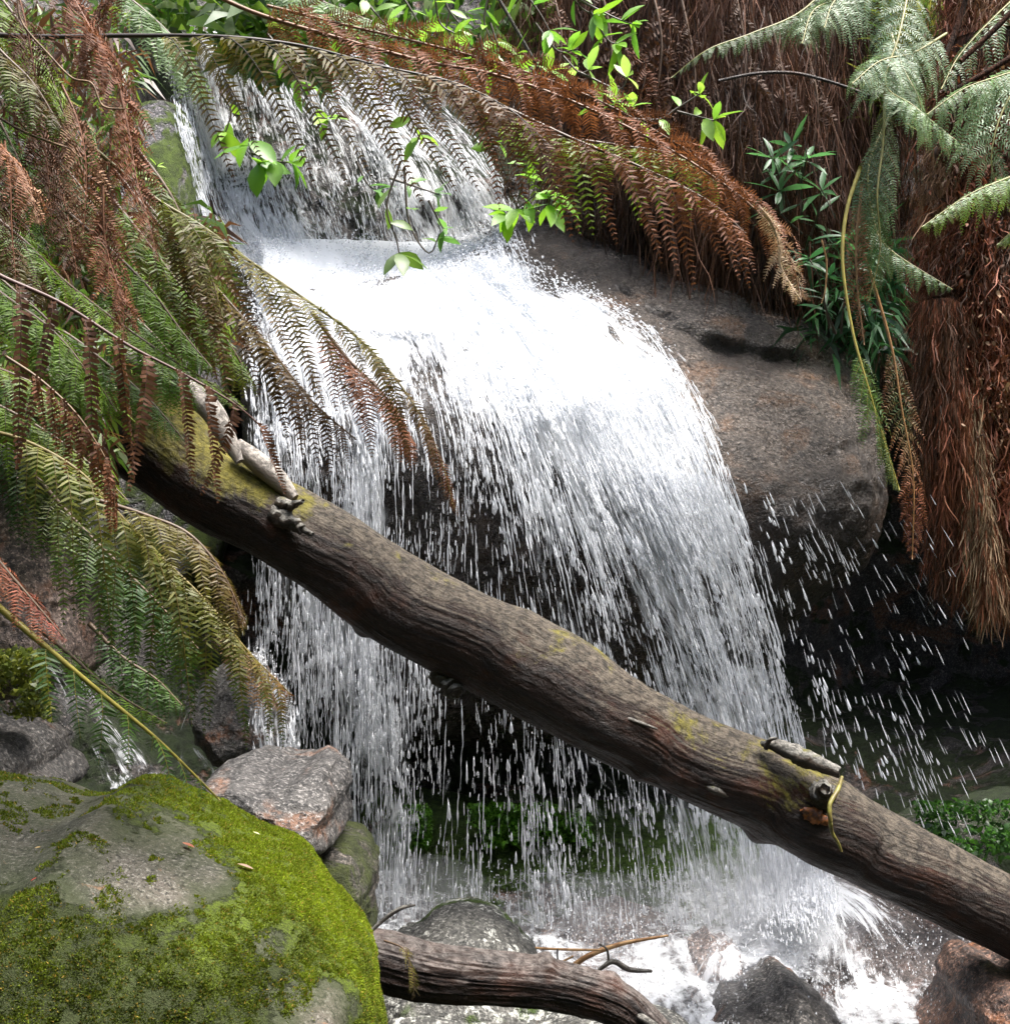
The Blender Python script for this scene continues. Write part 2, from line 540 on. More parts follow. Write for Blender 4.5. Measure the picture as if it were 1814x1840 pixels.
    for (dx_, dy_, rx_, ry_, ang_, dep_) in dents:
        ax, ay = vx - dx_, vy - dy_
        ca_, sa_ = math.cos(ang_), math.sin(ang_)
        q1, q2 = (ax * ca_ + ay * sa_) / rx_, (-ax * sa_ + ay * ca_) / ry_
        wob = 1 + 0.6 * fbm(V, 5, 3, 0.6, 88)
        g_ = np.exp(-(np.abs(q1) ** 3) - np.where(q2 > 0, q2 ** 2, (q2 * 2.5) ** 2)) * wob * (L[:, 2] > -0.2)
        V = V + CF * (dep_ * g_)[:, None]
    ob = mk(name, V, F, mat, origin=c)
    tag(ob, label, cat, group)
    ROCKS.append((V, F))
    return ob, V, F

main_o, MV, MF = rock('boulder', 'huge rounded granite boulder with the waterfall pouring over its left side',
     [(420, 575), (500, 530), (640, 505), (800, 472), (880, 430), (950, 386), (1050, 380), (1130, 420), (1200, 468), (1290, 490), (1400, 528), (1500, 580), (1555, 660),
      (1580, 760), (1592, 850), (1590, 930), (1562, 1010), (1505, 1060), (1440, 1105), (1400, 1170), (1330, 1240), (1150, 1320), (950, 1350), (720, 1330), (560, 1220), (470, 1000), (430, 750)],
     6.7, 1.15, M_main, 'boulder', shear=0.6, shear_dn=-0.12, power=2.5, amp=0.10, freq=1.3, cuts=7, cutd=0.9, sub=7, seed=5, back=1.3, steps=0.02, fine=0.012,
     dents=[(1400, 640, 120, 30, 0.1, 0.07), (1300, 615, 36, 26, 0.3, 0.08), (1180, 560, 110, 14, 0.55, 0.05), (1530, 800, 60, 16, -0.4, 0.04)])
vx_, vy_, _ = to_px(MV)
damp_shade = np.clip(shep([(950, 430, .9), (1050, 420, .75), (1150, 480, .8), (1250, 520, .7), (1350, 540, .3), (1450, 570, .2), (1500, 650, .15), (1380, 640, .9), (1300, 630, .9), (1300, 730, .15), (1400, 730, .0), (1500, 740, .1), (1400, 800, .2),
    (1320, 850, .6), (1400, 880, .7), (1500, 880, .8), (1560, 850, .7), (1480, 960, 1.2), (1350, 950, 1.0), (1250, 620, .4), (1220, 560, .3), (1150, 560, .5), (800, 700, 1), (900, 900, 1), (700, 1000, 1), (1100, 1100, 1), (600, 700, 1), (1400, 1150, 1.2), (800, 1250, 1.2), (1530, 780, .2)], vx_, vy_, 3.5), 0, 1.3)
a_ = main_o.data.attributes.new('damp_shade', 'FLOAT', 'POINT')
a_.data.foreach_set('value', damp_shade.astype(np.float32))  # wet rock by the water, plus shade painted in the hollow and under the overhang
rock('boulder', 'big boulder in front with bright green moss over its top and right flank',
     [(-420, 1560), (-300, 1470), (-120, 1415), (0, 1408), (120, 1400), (250, 1398), (340, 1415), (420, 1450), (500, 1492), (575, 1545), (620, 1610), (655, 1680), (682, 1740), (686, 1820), (690, 1920), (640, 2080), (400, 2200), (0, 2250), (-350, 2100), (-450, 1800)],
     2.75, 0.62, None or bpy.data.materials.new('moss_boulder'), 'boulder', shear=0.5, power=2.6, amp=0.012, freq=2.2, fine=0.004, cuts=0, sub=7, seed=21, shear_dn=0.15)
BOULD_O = bpy.data.objects[-1] if False else [x for x in bpy.data.objects if x.name.startswith('boulder')][-1]
BOULD_V, BOULD_F = ROCKS[-1]

rock('rock', 'grey angular rock with an orange brown top, just behind the mossy boulder',
     [(372, 1400), (410, 1368), (470, 1352), (560, 1350), (612, 1352), (630, 1385), (632, 1440), (618, 1490), (560, 1510), (500, 1510), (430, 1490), (360, 1450)],
     3.9, 0.42, M_grey, shear=0.7, shear_dn=0.1, power=3.6, amp=0.03, freq=4, cuts=8, cutd=0.8, seed=8, sub=6)
rock('rock', 'dark brown rock under the orange topped grey rock',
     [(540, 1500), (620, 1478), (660, 1490), (680, 1540), (678, 1600), (670, 1680), (640, 1740), (560, 1740), (520, 1640)],
     4.0, 0.35, M_mossdark, shear=0.2, power=3.0, amp=0.04, freq=4, cuts=6, seed=9)
rock('rock', 'rounded rock with white lichen flecks behind the low driftwood log',
     [(690, 1700), (730, 1665), (790, 1625), (850, 1613), (905, 1638), (945, 1680), (972, 1730), (985, 1800), (980, 1880), (900, 1960), (760, 1960), (680, 1860), (672, 1760)],
     4.25, 0.42, M_lich, shear=0.35, power=2.5, amp=0.03, freq=4, cuts=5, seed=12)
rock('rock', 'pointed dark speckled rock in the foam at the bottom edge',
     [(1262, 1880), (1275, 1815), (1310, 1785), (1360, 1750), (1395, 1738), (1430, 1752), (1475, 1790), (1510, 1840), (1530, 1900), (1400, 1960)],
     4.3, 0.4, M_dark, shear=0.4, power=2.6, amp=0.03, freq=4, cuts=7, cutd=0.82, seed=33)
rock('rock', 'small blurred rock half sunk in the splashing foam',
     [(1220, 1720), (1232, 1690), (1262, 1668), (1295, 1680), (1325, 1705), (1335, 1750), (1310, 1790), (1240, 1790)],
     4.9, 0.22, M_pink, shear=0.2, power=2.6, amp=0.02, freq=5, seed=14)
rock('rock', 'rust brown rock in the bottom right corner under the log',
     [(1672, 1770), (1690, 1722), (1720, 1695), (1800, 1690), (1900, 1700), (1980, 1760), (1990, 1900), (1850, 1980), (1680, 1950), (1655, 1860)],
     4.2, 0.42, M_brown, shear=0.25, power=3.4, amp=0.03, freq=4, cuts=8, cutd=0.82, seed=15)
rock('rock', 'pinkish granite slope washed by the splash below the log',
     [(1330, 1640), (1390, 1590), (1470, 1560), (1600, 1560), (1760, 1600), (1850, 1700), (1760, 1800), (1640, 1860), (1500, 1870), (1380, 1830), (1300, 1740)],
     5.25, 0.45, M_slope, shear=0.9, power=2.6, amp=0.05, freq=2.5, cuts=5, seed=16)
rock('rock', 'reddish wet rock in the froth behind the bent twigs',
     [(960, 1700), (1010, 1640), (1100, 1610), (1180, 1640), (1240, 1700), (1230, 1780), (1100, 1820), (980, 1790)],
     5.5, 0.35, M_pink, shear=0.6, power=2.5, amp=0.04, freq=3, seed=17)
rock('rock', 'dark squarish rock at the left edge above the mossy boulder',
     [(-80, 1300), (0, 1288), (70, 1292), (112, 1318), (128, 1370), (120, 1420), (0, 1450), (-90, 1420)],
     3.9, 0.35, M_dark, shear=0.4, power=3.2, amp=0.04, freq=4, cuts=7, seed=18)
rock('rock', 'dark wet rock with a thin trickle, left of the fall foot',
     [(350, 1330), (345, 1260), (390, 1200), (450, 1175), (500, 1230), (520, 1310), (490, 1380), (400, 1380)],
     4.9, 0.4, M_dark, shear=0.4, power=2.6, amp=0.05, freq=3, cuts=6, seed=19)
rock('rock', 'pinkish grey rock wall patch showing through the ferns at the left edge',
     [(-120, 880), (0, 860), (90, 880), (150, 960), (190, 1080), (200, 1170), (120, 1230), (-60, 1250), (-140, 1080)],
     4.6, 0.35, M_pink, shear=0.2, power=2.6, amp=0.06, freq=2.5, cuts=6, seed=20)
rock('rock', 'grey streambed rock under the low driftwood log at the bottom edge',
     [(690, 1830), (760, 1800), (900, 1800), (1000, 1830), (1100, 1800), (1200, 1830), (1260, 1900), (1100, 2000), (800, 2000), (680, 1930)],
     3.9, 0.3, M_lich, shear=0.6, power=2.4, amp=0.04, freq=3, seed=22)
rock('rock', 'moss covered dark slope at the foot of the cave beside the log',
     [(1500, 1560), (1560, 1490), (1640, 1450), (1760, 1430), (1900, 1440), (2000, 1560), (1900, 1720), (1640, 1700), (1500, 1600)],
     5.6, 0.5, M_cliff, shear=0.5, power=2.4, amp=0.07, freq=2.5, seed=23)
rock('boulder', 'low brown rock wall with green moss tufts behind the lower drops, under the overhang',
     [(640, 1460), (700, 1430), (850, 1420), (1000, 1432), (1150, 1440), (1300, 1460), (1420, 1520), (1440, 1620), (1350, 1700), (1000, 1720), (700, 1700), (620, 1580)],
     6.3, 0.45, granite('granite_back', (0.30, 0.23, 0.19), (0.13, 0.11, 0.10), rust_amt=0.4, moss_amt=0.5, moss=(0.09, 0.16, 0.02), moss_top=0.2, wet=0.8), shear=0.5, power=3.0, amp=0.07, freq=2.2, cuts=8, cutd=0.85, seed=44)
rock('boulder', 'dark streaming rock behind the left side of the falls, mossy at its top left',
     [(200, 260), (250, 190), (310, 190), (345, 290), (370, 400), (400, 520), (420, 700), (420, 900), (380, 1050), (250, 1050), (180, 850), (170, 500)],
     6.9, 0.45, granite('granite_left', (0.13, 0.115, 0.12), (0.045, 0.042, 0.045), rust_amt=0.2, moss_amt=0.8, moss=(0.10, 0.15, 0.015), wet=0.8, bumpd=0.02), 'boulder', shear=0.25, power=2.6, amp=0.08, freq=2, cuts=7, seed=24)

# mossy boulder material
t = NT('x')
bpy.data.materials.remove(t.m)
m = bpy.data.materials['moss_boulder']
t.m = m
m.use_nodes = True
t.t = m.node_tree
t.t.nodes.clear()
t.out = t.t.nodes.new('ShaderNodeOutputMaterial')
v = t.obj()
mid = t.noise(v, 7, 5, 0.65)
c = t.mix(t.mr(t.noise(v, 2.2, 5, 0.6, 0.3), 0.4, 0.6), (0.06, 0.058, 0.045), (0.125, 0.108, 0.088))
c = t.mix(t.mr(t.noise(v, 110, 3, 0.8), 0.52, 0.62, 0, 0.7), c, (0.3, 0.28, 0.24))
c = t.mix(t.mr(t.noise(v, 85, 3, 0.8), 0.52, 0.6, 0, 0.85), c, (0.02, 0.018, 0.015))
c = t.mix(t.mr(t.noise(v, 14, 5, 0.7, 1.5), 0.63, 0.7, 0, 0.6), c, (0.3, 0.15, 0.08))
at = t.attr('moss')
c = t.mix(t.mr(t.math('ADD', at.outputs['Fac'], t.math('MULTIPLY', t.noise(v, 5, 6, 0.75), 0.8)), 0.40, 0.9, 0, 0.9), c, (0.030, 0.038, 0.012))
mf = t.mr(t.math('ADD', at.outputs['Fac'], t.math('MULTIPLY', t.math('SUBTRACT', t.noise(v, 16, 6, 0.72), 0.5), 1.1)), 0.40, 0.55)
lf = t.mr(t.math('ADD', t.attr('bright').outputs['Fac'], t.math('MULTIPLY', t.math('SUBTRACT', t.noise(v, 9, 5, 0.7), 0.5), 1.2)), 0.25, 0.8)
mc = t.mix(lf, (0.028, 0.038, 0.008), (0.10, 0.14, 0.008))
mc = t.mix(t.mr(t.noise(v, 150, 4, 0.85), 0.35, 0.6, 0.9, 0), mc, (0.03, 0.035, 0.008))
c = t.mix(mf, c, mc)
hg = t.math('ADD', t.math('MULTIPLY', t.noise(v, 90, 5, 0.75), 1.0), t.math('MULTIPLY', mf, t.math('ADD', t.math('MULTIPLY', t.noise(v, 140, 3, 0.8), 2.0), 1.0)))
t.done(t.bsdf(c, 0.8, 0.3, t.bump(hg, 1.0, 0.006)))
# moss cover values by place on the boulder (photo coordinates of the surface), and moss tone, lighter on the right flank
bx, by, _ = to_px(BOULD_V)
mossv = shep([(0, 1430, .25), (150, 1410, .35), (280, 1405, .6), (380, 1450, .6), (30, 1520, .2), (150, 1500, .25), (250, 1480, .42), (330, 1520, .3), (230, 1560, .1), (300, 1600, .05), (380, 1570, .15),
              (400, 1530, .55), (450, 1500, .8), (480, 1560, .95), (520, 1600, 1), (600, 1650, 1), (560, 1560, 1), (440, 1640, .7), (100, 1600, .4), (180, 1600, .2), (50, 1650, .6), (160, 1680, .6),
              (300, 1660, .55), (400, 1700, .9), (300, 1740, .8), (200, 1760, .8), (100, 1760, .8), (60, 1830, .7), (250, 1830, .8), (450, 1720, .6), (480, 1700, .3), (550, 1720, .95), (640, 1700, 1),
              (660, 1760, 1), (670, 1830, .95), (560, 1790, .3), (600, 1800, .15), (580, 1835, .1), (500, 1770, .45), (420, 1800, .7), (640, 1790, .5)], bx, by, 3.5)
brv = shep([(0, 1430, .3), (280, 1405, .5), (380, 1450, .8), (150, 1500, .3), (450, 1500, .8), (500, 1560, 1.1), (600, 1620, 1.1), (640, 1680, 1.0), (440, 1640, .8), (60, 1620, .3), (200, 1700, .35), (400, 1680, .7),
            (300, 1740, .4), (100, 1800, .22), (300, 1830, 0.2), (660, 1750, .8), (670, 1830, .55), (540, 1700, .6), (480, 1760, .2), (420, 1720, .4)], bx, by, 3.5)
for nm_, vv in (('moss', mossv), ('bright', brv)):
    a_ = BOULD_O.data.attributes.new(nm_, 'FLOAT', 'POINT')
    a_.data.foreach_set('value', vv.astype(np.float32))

# ---- leaf material helper: vertex colour, some light through
def leafmat(name, trans=0.35, rough=0.45, spec=0.5, vary=0.5, tint=(1, 1, 1)):
    t = NT(name)
    c = t.attr('Col').outputs['Color']
    v = t.obj()
    c = t.mix(t.mr(t.noise(v, 30, 3, 0.7), 0.3, 0.7, 0, vary), c, (0.25, 0.22, 0.18), 'MULTIPLY') if vary else c
    p = t.bsdf(c, rough, spec)
    tr = t.n('ShaderNodeBsdfTranslucent')
    t.set(tr.inputs[0], t.mix(1.0, c, (1.5 * tint[0], 1.5 * tint[1], 1.2 * tint[2], 1), 'MULTIPLY'))
    return t.done(t.mixsh(trans, p, tr.outputs[0]))
M_moss = leafmat('moss_tufts', 0.3, 0.8, 0.2, 0.3)

# tufts of real moss leaves on the boulder
tri = BOULD_V[BOULD_F]
cen = tri.mean(1)
nn_ = np.cross(tri[:, 1] - tri[:, 0], tri[:, 2] - tri[:, 0])
ar = np.linalg.norm(nn_, axis=1)
nn_ = nrm(nn_)
tx, ty, td = to_px(cen)
fm = mossv[BOULD_F].mean(1)
fb = brv[BOULD_F].mean(1)
vis = ((nn_ * nrm(CO - cen)).sum(1) > -0.35) & (tx > -60) & (tx < 760) & (ty > 1380) & (ty < 1880)
nz_ = fbm(cen, 15, 4, 0.6, 61)
clump = fbm(cen, 45, 3, 0.6, 62)
pr = np.where(vis & ((fm + nz_ * 0.8) > 0.42), ar * (0.4 + np.clip(fm + clump, 0, 1.5)), 0)
pr /= pr.sum()
NT_ = 190000
pick = rng.choice(len(tri), NT_, p=pr)
b = rng.dirichlet((1, 1, 1), NT_)
p0 = (tri[pick] * b[..., None]).sum(1)
n0 = nrm(nn_[pick] + rng.normal(0, 0.55, (NT_, 3)))
L = rng.uniform(0.003, 0.008, NT_) * (0.7 + 0.8 * np.clip(clump[pick] + 0.5, 0, 1))
s0 = nrm(np.cross(n0, rng.normal(size=(NT_, 3))))
wd = L * 0.28
base = p0 - n0 * 0.002
V = np.stack([base - s0 * wd[:, None], base + s0 * wd[:, None], base + n0 * L[:, None] + s0 * (wd * 0.3)[:, None]], 1).reshape(-1, 3)
F = np.arange(NT_ * 3).reshape(-1, 3)
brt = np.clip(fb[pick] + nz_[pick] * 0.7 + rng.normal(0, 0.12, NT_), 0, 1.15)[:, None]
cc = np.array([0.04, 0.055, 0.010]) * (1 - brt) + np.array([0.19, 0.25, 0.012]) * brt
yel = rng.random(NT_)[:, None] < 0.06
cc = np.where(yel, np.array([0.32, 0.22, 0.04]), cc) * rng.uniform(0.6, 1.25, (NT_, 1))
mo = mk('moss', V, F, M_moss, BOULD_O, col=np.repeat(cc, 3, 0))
mo['kind'] = 'stuff'
# ------------------------------------------------------------------ logs
def bark(name, base, dark, red, top, moss=(0.16, 0.15, 0.02), moss_amt=0.5, top_from=0.25, scale=1.0, wet=0.5, top_amt=1.0, bumpd=0.009):
    t = NT(name)
    uv = t.uv((1, 1, 1))
    v = t.obj()
    g = t.noise(t.uv((34 * scale, 9 * scale, 1)), 1.0, 7, 0.72, 0.5)
    g2 = t.noise(t.uv((110 * scale, 50 * scale, 1)), 1.0, 4, 0.7, 0.5)
    lump = t.noise(v, 4.5, 5, 0.6)
    c = t.mix(t.mr(g, 0.35, 0.65), dark, base)
    c = t.mix(t.mr(lump, 0.52, 0.68, 0, 0.9), c, red)
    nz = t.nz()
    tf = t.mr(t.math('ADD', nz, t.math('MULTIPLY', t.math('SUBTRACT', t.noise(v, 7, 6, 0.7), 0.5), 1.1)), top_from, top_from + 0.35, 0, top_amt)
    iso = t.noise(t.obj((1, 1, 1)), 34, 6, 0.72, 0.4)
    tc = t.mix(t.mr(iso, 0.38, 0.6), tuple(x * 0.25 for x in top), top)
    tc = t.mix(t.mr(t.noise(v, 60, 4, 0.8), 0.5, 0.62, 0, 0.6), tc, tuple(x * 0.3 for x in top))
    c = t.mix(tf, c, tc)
    mf = t.mr(t.math('ADD', t.math('ADD', t.noise(v, 4.2, 6, 0.68, 0.5), t.math('MULTIPLY', nz, 0.14)), t.attr('moss').outputs['Fac']), 0.72 - 0.12 * moss_amt, 0.82 - 0.12 * moss_amt, 0, 0.85)
    mc = t.mix(t.mr(t.noise(v, 35, 4, 0.7), 0.35, 0.65), tuple(x * 0.4 for x in moss), moss)
    c = t.mix(mf, c, mc)
    c = t.mix(t.mr(g, 0.40, 0.3, 0, 0.5), c, (0.008, 0.006, 0.005))
    hg = t.math('ADD', t.math('MULTIPLY', g, 1.5), t.math('MULTIPLY', g2, 0.4))
    hg = t.math('ADD', hg, t.math('ADD', t.math('MULTIPLY', iso, 1.8), t.math('MULTIPLY', t.noise(v, 90, 4, 0.7), 0.6)))
    ro = t.math('ADD', t.mr(g2, 0.3, 0.7, 0.62 - 0.35 * wet, 0.8 - 0.3 * wet), t.math('MULTIPLY', tf, 0.25))
    return t.done(t.bsdf(c, ro, 0.3, t.bump(hg, 1.0, bumpd)))

def log_mesh(name, keys, mat, parent, seed, nlen=500, nseg=160, ridge=0.012, bumps=(), lump=0.02, mossk=None):
    """keys: (px, py, depth, radius px)"""
    K = np.array(keys, float)
    C = W(K[:, 0], K[:, 1], K[:, 2])
    R = K[:, 3] / FPX * K[:, 2]
    S = spline(np.column_stack([C, R]), nlen)
    C, R = S[:, :3], S[:, 3]
    T, Sd, U = frames(C)
    a = np.linspace(-math.pi / 2, 1.5 * math.pi, nseg + 1)
    ln = np.concatenate([[0], np.cumsum(np.linalg.norm(np.diff(C, axis=0), axis=1))])
    Aa, Ll = np.meshgrid(a, ln, indexing='xy')
    base = np.cos(Aa)[..., None] * Sd[:, None] + np.sin(Aa)[..., None] * U[:, None]
    q = np.stack([np.cos(Aa) * 9 * 0.16 * 6, np.sin(Aa) * 9 * 0.16 * 6, Ll * 1.1], -1)
    rd = fbm(q * np.array([2.2, 2.2, 3.6]) + seed, 1.0, 5, 0.62, seed, True) + 0.5 * fbm(np.stack([np.cos(Aa) * 3, np.sin(Aa) * 3, Ll * 5], -1), 1.0, 4, 0.6, seed + 3)
    q2 = np.stack([np.cos(Aa) * 0.8, np.sin(Aa) * 0.8, Ll * 1.6], -1)
    lm = fbm(q2 + seed, 1.0, 4, 0.5, seed + 9)
    rad = R[:, None] + ridge * rd + lump * lm
    for (s, ang, h, ws, wa) in bumps:
        da = (Aa - ang + math.pi) % (2 * math.pi) - math.pi
        rad = rad + h * np.exp(-((Ll / ln[-1] - s) / ws) ** 2 - (da / wa) ** 2)
    V = C[:, None] + rad[..., None] * base
    V = V.reshape(-1, 3)
    F = grid_faces(nlen, nseg + 1)[:, ::-1]
    uv = np.stack([(Aa * R.mean()).ravel(), Ll.ravel()], 1)
    n0 = len(V)
    V = np.vstack([V, C[:1], C[-1:]])
    uv = np.vstack([uv, [[0, 0], [0, ln[-1]]]])
    k = np.arange(nseg)
    F2 = np.vstack([np.stack([np.full(nseg, n0), k, k + 1], 1), np.stack([np.full(nseg, n0 + 1), (nlen - 1) * (nseg + 1) + k + 1, (nlen - 1) * (nseg + 1) + k], 1)])
    ms = np.zeros(len(V))
    if mossk is not None:
        s = (Ll / ln[-1]).ravel()
        ms[:n0] = np.interp(s, [m[0] for m in mossk], [m[1] for m in mossk])
    return mk(name, V, [F, F2], mat, parent, uv=uv, attrs={'moss': ms}), C, R, Sd, U, T

M_bark = bark('wet_bark', (0.034, 0.015, 0.008), (0.009, 0.005, 0.003), (0.075, 0.024, 0.010), (0.135, 0.11, 0.082), moss=(0.22, 0.19, 0.025), moss_amt=0.7, top_from=0.36, wet=0.95)  # grey lichen band also paints the lit top; base darkened for the shaded underside
LK = [(60, 640, 4.8, 92), (180, 725, 4.7, 86), (300, 808, 4.65, 83), (400, 885, 4.6, 80), (500, 937, 4.55, 77), (600, 997, 4.5, 80), (700, 1066, 4.5, 83), (800, 1121, 4.45, 82), (900, 1170, 4.45, 84), (1000, 1220, 4.4, 87),
      (1100, 1284, 4.35, 79), (1200, 1340, 4.35, 75), (1300, 1388, 4.3, 77), (1400, 1430, 4.3, 79), (1480, 1478, 4.25, 78), (1560, 1520, 4.25, 70), (1640, 1560, 4.2, 68), (1740, 1610, 4.2, 67), (1820, 1648, 4.2, 66), (2000, 1740, 4.15, 66)]
t_log = thing('fallen_log', 'long wet fallen log lying diagonally across in front of the waterfall', 'log', W(907, 1180, 4.45))
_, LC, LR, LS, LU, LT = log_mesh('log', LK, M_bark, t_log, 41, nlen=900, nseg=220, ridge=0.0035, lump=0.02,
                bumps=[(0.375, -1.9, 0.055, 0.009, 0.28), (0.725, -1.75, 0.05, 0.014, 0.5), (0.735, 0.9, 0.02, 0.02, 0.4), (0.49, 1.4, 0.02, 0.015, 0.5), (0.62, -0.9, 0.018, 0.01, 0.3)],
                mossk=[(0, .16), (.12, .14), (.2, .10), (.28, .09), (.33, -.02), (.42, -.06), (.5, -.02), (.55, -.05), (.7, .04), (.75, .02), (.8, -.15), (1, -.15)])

M_stub = bark('stub_bark', (0.10, 0.08, 0.06), (0.03, 0.025, 0.02), (0.08, 0.05, 0.03), (0.34, 0.32, 0.28), moss_amt=0.1, top_from=0.2, scale=1.6)
def stub(name, pts, rads, parent, mat=M_stub, nseg=14, rough=0.25, seed=1, n=40):
    K = np.array([(a, b, c) for a, b, c in pts], float)
    C = W(K[:, 0], K[:, 1], K[:, 2])
    R = np.array(rads, float) / FPX * K[:, 2]
    S = spline(np.column_stack([C, R]), n)
    V, F = tube(S[:, :3], S[:, 3], nseg)
    V = V + (fbm(V, 60, 3, 0.6, seed)[:, None]) * rough * R.mean() * nrm(V - V.mean(0))
    ln = np.repeat(np.linspace(0, 1, n) * np.linalg.norm(C[-1] - C[0]), nseg)
    uv = np.stack([np.tile(np.linspace(0, 0.15, nseg), n), ln], 1)
    uv = np.vstack([uv, [[0, 0], [0, 0]]])
    return mk(name, V, F, mat, parent, uv=uv, attrs={'moss': np.zeros(len(V))})
# broken side branch lying back along the log near its right end, and its short stubs
stub('broken_branch', [(1368, 1336, 4.2), (1400, 1342, 4.17), (1440, 1360, 4.14), (1478, 1376, 4.12), (1508, 1388, 4.1)], [5, 13, 17, 13, 11], t_log, seed=3, rough=0.5)
stub('broken_branch', [(1375, 1345, 4.18), (1382, 1330, 4.16), (1396, 1326, 4.14)], [5, 4, 2], t_log, seed=4)
stub('knot', [(1470, 1440, 4.2), (1478, 1424, 4.08), (1482, 1418, 4.02)], [26, 20, 9], t_log, seed=5, rough=0.8)
stub('knot', [(800, 1205, 4.45), (812, 1232, 4.4), (818, 1246, 4.38)], [30, 20, 12], t_log, seed=6, rough=0.8)
stub('branch_stub', [(505, 905, 4.4), (525, 908, 4.32), (545, 900, 4.28)], [14, 9, 3], t_log, seed=7, rough=0.8)
stub('branch_stub', [(500, 925, 4.4), (520, 938, 4.32), (560, 960, 4.3)], [20, 14, 4], t_log, seed=8, rough=0.9)
stub('bark_strip', [(1085, 1275, 4.25), (1130, 1292, 4.2), (1180, 1310, 4.2)], [3, 4, 2], t_log, seed=10)
stub('bark_strip', [(1262, 1408, 4.2), (1285, 1420, 4.17), (1310, 1432, 4.17)], [4, 8, 3], t_log, seed=11)
# rotten orange wood showing in the knot hollow
t = NT('rotten_orange_wood')
v = t.obj()
M_orange = t.done(t.bsdf(t.mix(t.mr(t.noise(v, 40, 4, 0.7), 0.35, 0.65), (0.05, 0.014, 0.006), (0.38, 0.12, 0.015)), 0.55, 0.5, t.bump(t.noise(v, 60, 4, 0.7), 0.8, 0.006)))
stub('orange_wood', [(1438, 1454, 4.118), (1462, 1466, 4.112), (1486, 1478, 4.112)], [5, 13, 7], t_log, M_orange, seed=12, rough=1.2)

t = NT('vine_green')
v = t.obj()
M_vine = t.done(t.bsdf(t.mix(t.mr(t.noise(v, 25, 3), 0.4, 0.6), (0.12, 0.09, 0.02), (0.22, 0.20, 0.04)), 0.5, 0.5))
vt = thing('vine_stem', 'thin green brown stem hooked over the log beside the orange patch', 'stem', W(1500, 1400, 4.0))
stub('stem', [(1512, 1396, 4.08), (1504, 1420, 4.02), (1490, 1446, 3.98), (1491, 1476, 3.97), (1494, 1496, 3.99), (1505, 1515, 4.01), (1511, 1530, 4.02)], [3, 4, 4, 4, 3.5, 3, 2], vt, M_vine, seed=13, n=60)

# pale smooth driftwood pole resting on the far side of the log
M_pole = bark('pale_wood', (0.30, 0.25, 0.21), (0.20, 0.16, 0.13), (0.22, 0.16, 0.12), (0.38, 0.34, 0.3), moss_amt=-0.6, top_from=0.1, wet=0.2, scale=0.8, bumpd=0.003)
pt = thing('driftwood_pole', 'pale smooth pole resting along the upper left end of the big log', 'branch', W(380, 740, 4.5))
log_mesh('pole', [(205, 625, 4.35, 18), (260, 655, 4.3, 20), (320, 692, 4.28, 21), (375, 733, 4.25, 21), (405, 783, 4.22, 17), (430, 830, 4.2, 8)], M_pole, pt, 55, nlen=120, nseg=40, ridge=0.001, lump=0.004)
pt = thing('driftwood_pole', 'greyish pole end jutting past the hanging brown leaflets on the log', 'branch', W(470, 830, 4.4))
log_mesh('pole', [(425, 800, 4.48, 14), (460, 828, 4.46, 19), (500, 862, 4.44, 18), (530, 895, 4.42, 9)], M_pole, pt, 56, nlen=100, nseg=40, ridge=0.001, lump=0.004)

# low driftwood log
M_drift = bark('dark_driftwood', (0.05, 0.028, 0.02), (0.013, 0.009, 0.008), (0.09, 0.04, 0.026), (0.36, 0.32, 0.29), moss_amt=-0.8, top_from=0.42, scale=0.9, wet=0.95, top_amt=0.4)
dt = thing('driftwood_log', 'low wet bent driftwood log reaching from the mossy boulder into the foam', 'log', W(900, 1740, 3.6))
log_mesh('log', [(600, 1700, 3.5, 36), (680, 1722, 3.5, 50), (760, 1745, 3.52, 50), (850, 1757, 3.55, 46), (940, 1764, 3.58, 42), (1020, 1777, 3.6, 40), (1090, 1798, 3.6, 38), (1140, 1826, 3.6, 33), (1180, 1858, 3.58, 27), (1240, 1920, 3.55, 20)],
         M_drift, dt, 71, nlen=420, nseg=120, ridge=0.008, lump=0.012, bumps=[(0.55, 1.5, 0.02, 0.02, 0.6), (0.72, 1.7, 0.015, 0.02, 0.5)])
stub('branch_stub', [(1120, 1810, 3.6), (1185, 1850, 3.5), (1240, 1900, 3.4)], [8, 7, 5], dt, seed=14)

# bent twigs at the foot
t = NT('tan_reed')
v = t.obj()
M_tan = t.done(t.bsdf(t.mix(t.mr(t.noise(v, 30, 3), 0.4, 0.6), (0.24, 0.12, 0.045), (0.42, 0.25, 0.11)), 0.6, 0.4))
def twig(label, pts, rads, mat, name='twig', n=60):
    c = thing(name, label, 'twig', W(*pts[0]))
    stub('stem', pts, rads, c, mat, seed=len(label), n=n, nseg=8, rough=0.15)
    return c
twig('tan reed curving up out of the foam, thickest of the bent reeds', [(1020, 1742, 4.5), (1060, 1716, 4.5), (1120, 1695, 4.52), (1200, 1681, 4.55)], [5, 5, 4, 2], M_tan)
twig('thin tan reed lying level above the low log', [(940, 1702, 4.4), (1010, 1706, 4.4), (1080, 1707, 4.42)], [2, 2.5, 2], M_tan)
twig('short tan reed crossing under the curved one', [(985, 1740, 4.4), (1030, 1718, 4.42)], [2, 2], M_tan)
twig('dark curled twig sticking up beside the mossy boulder', [(660, 1680, 3.4), (690, 1652, 3.42), (720, 1632, 3.42), (746, 1626, 3.44)], [3, 4, 4, 2], M_stub)
twig('broken grey twig lying in the white foam', [(1070, 1748, 4.3), (1100, 1728, 4.3), (1130, 1742, 4.32), (1170, 1745, 4.35)], [3, 5, 5, 3], M_stub)
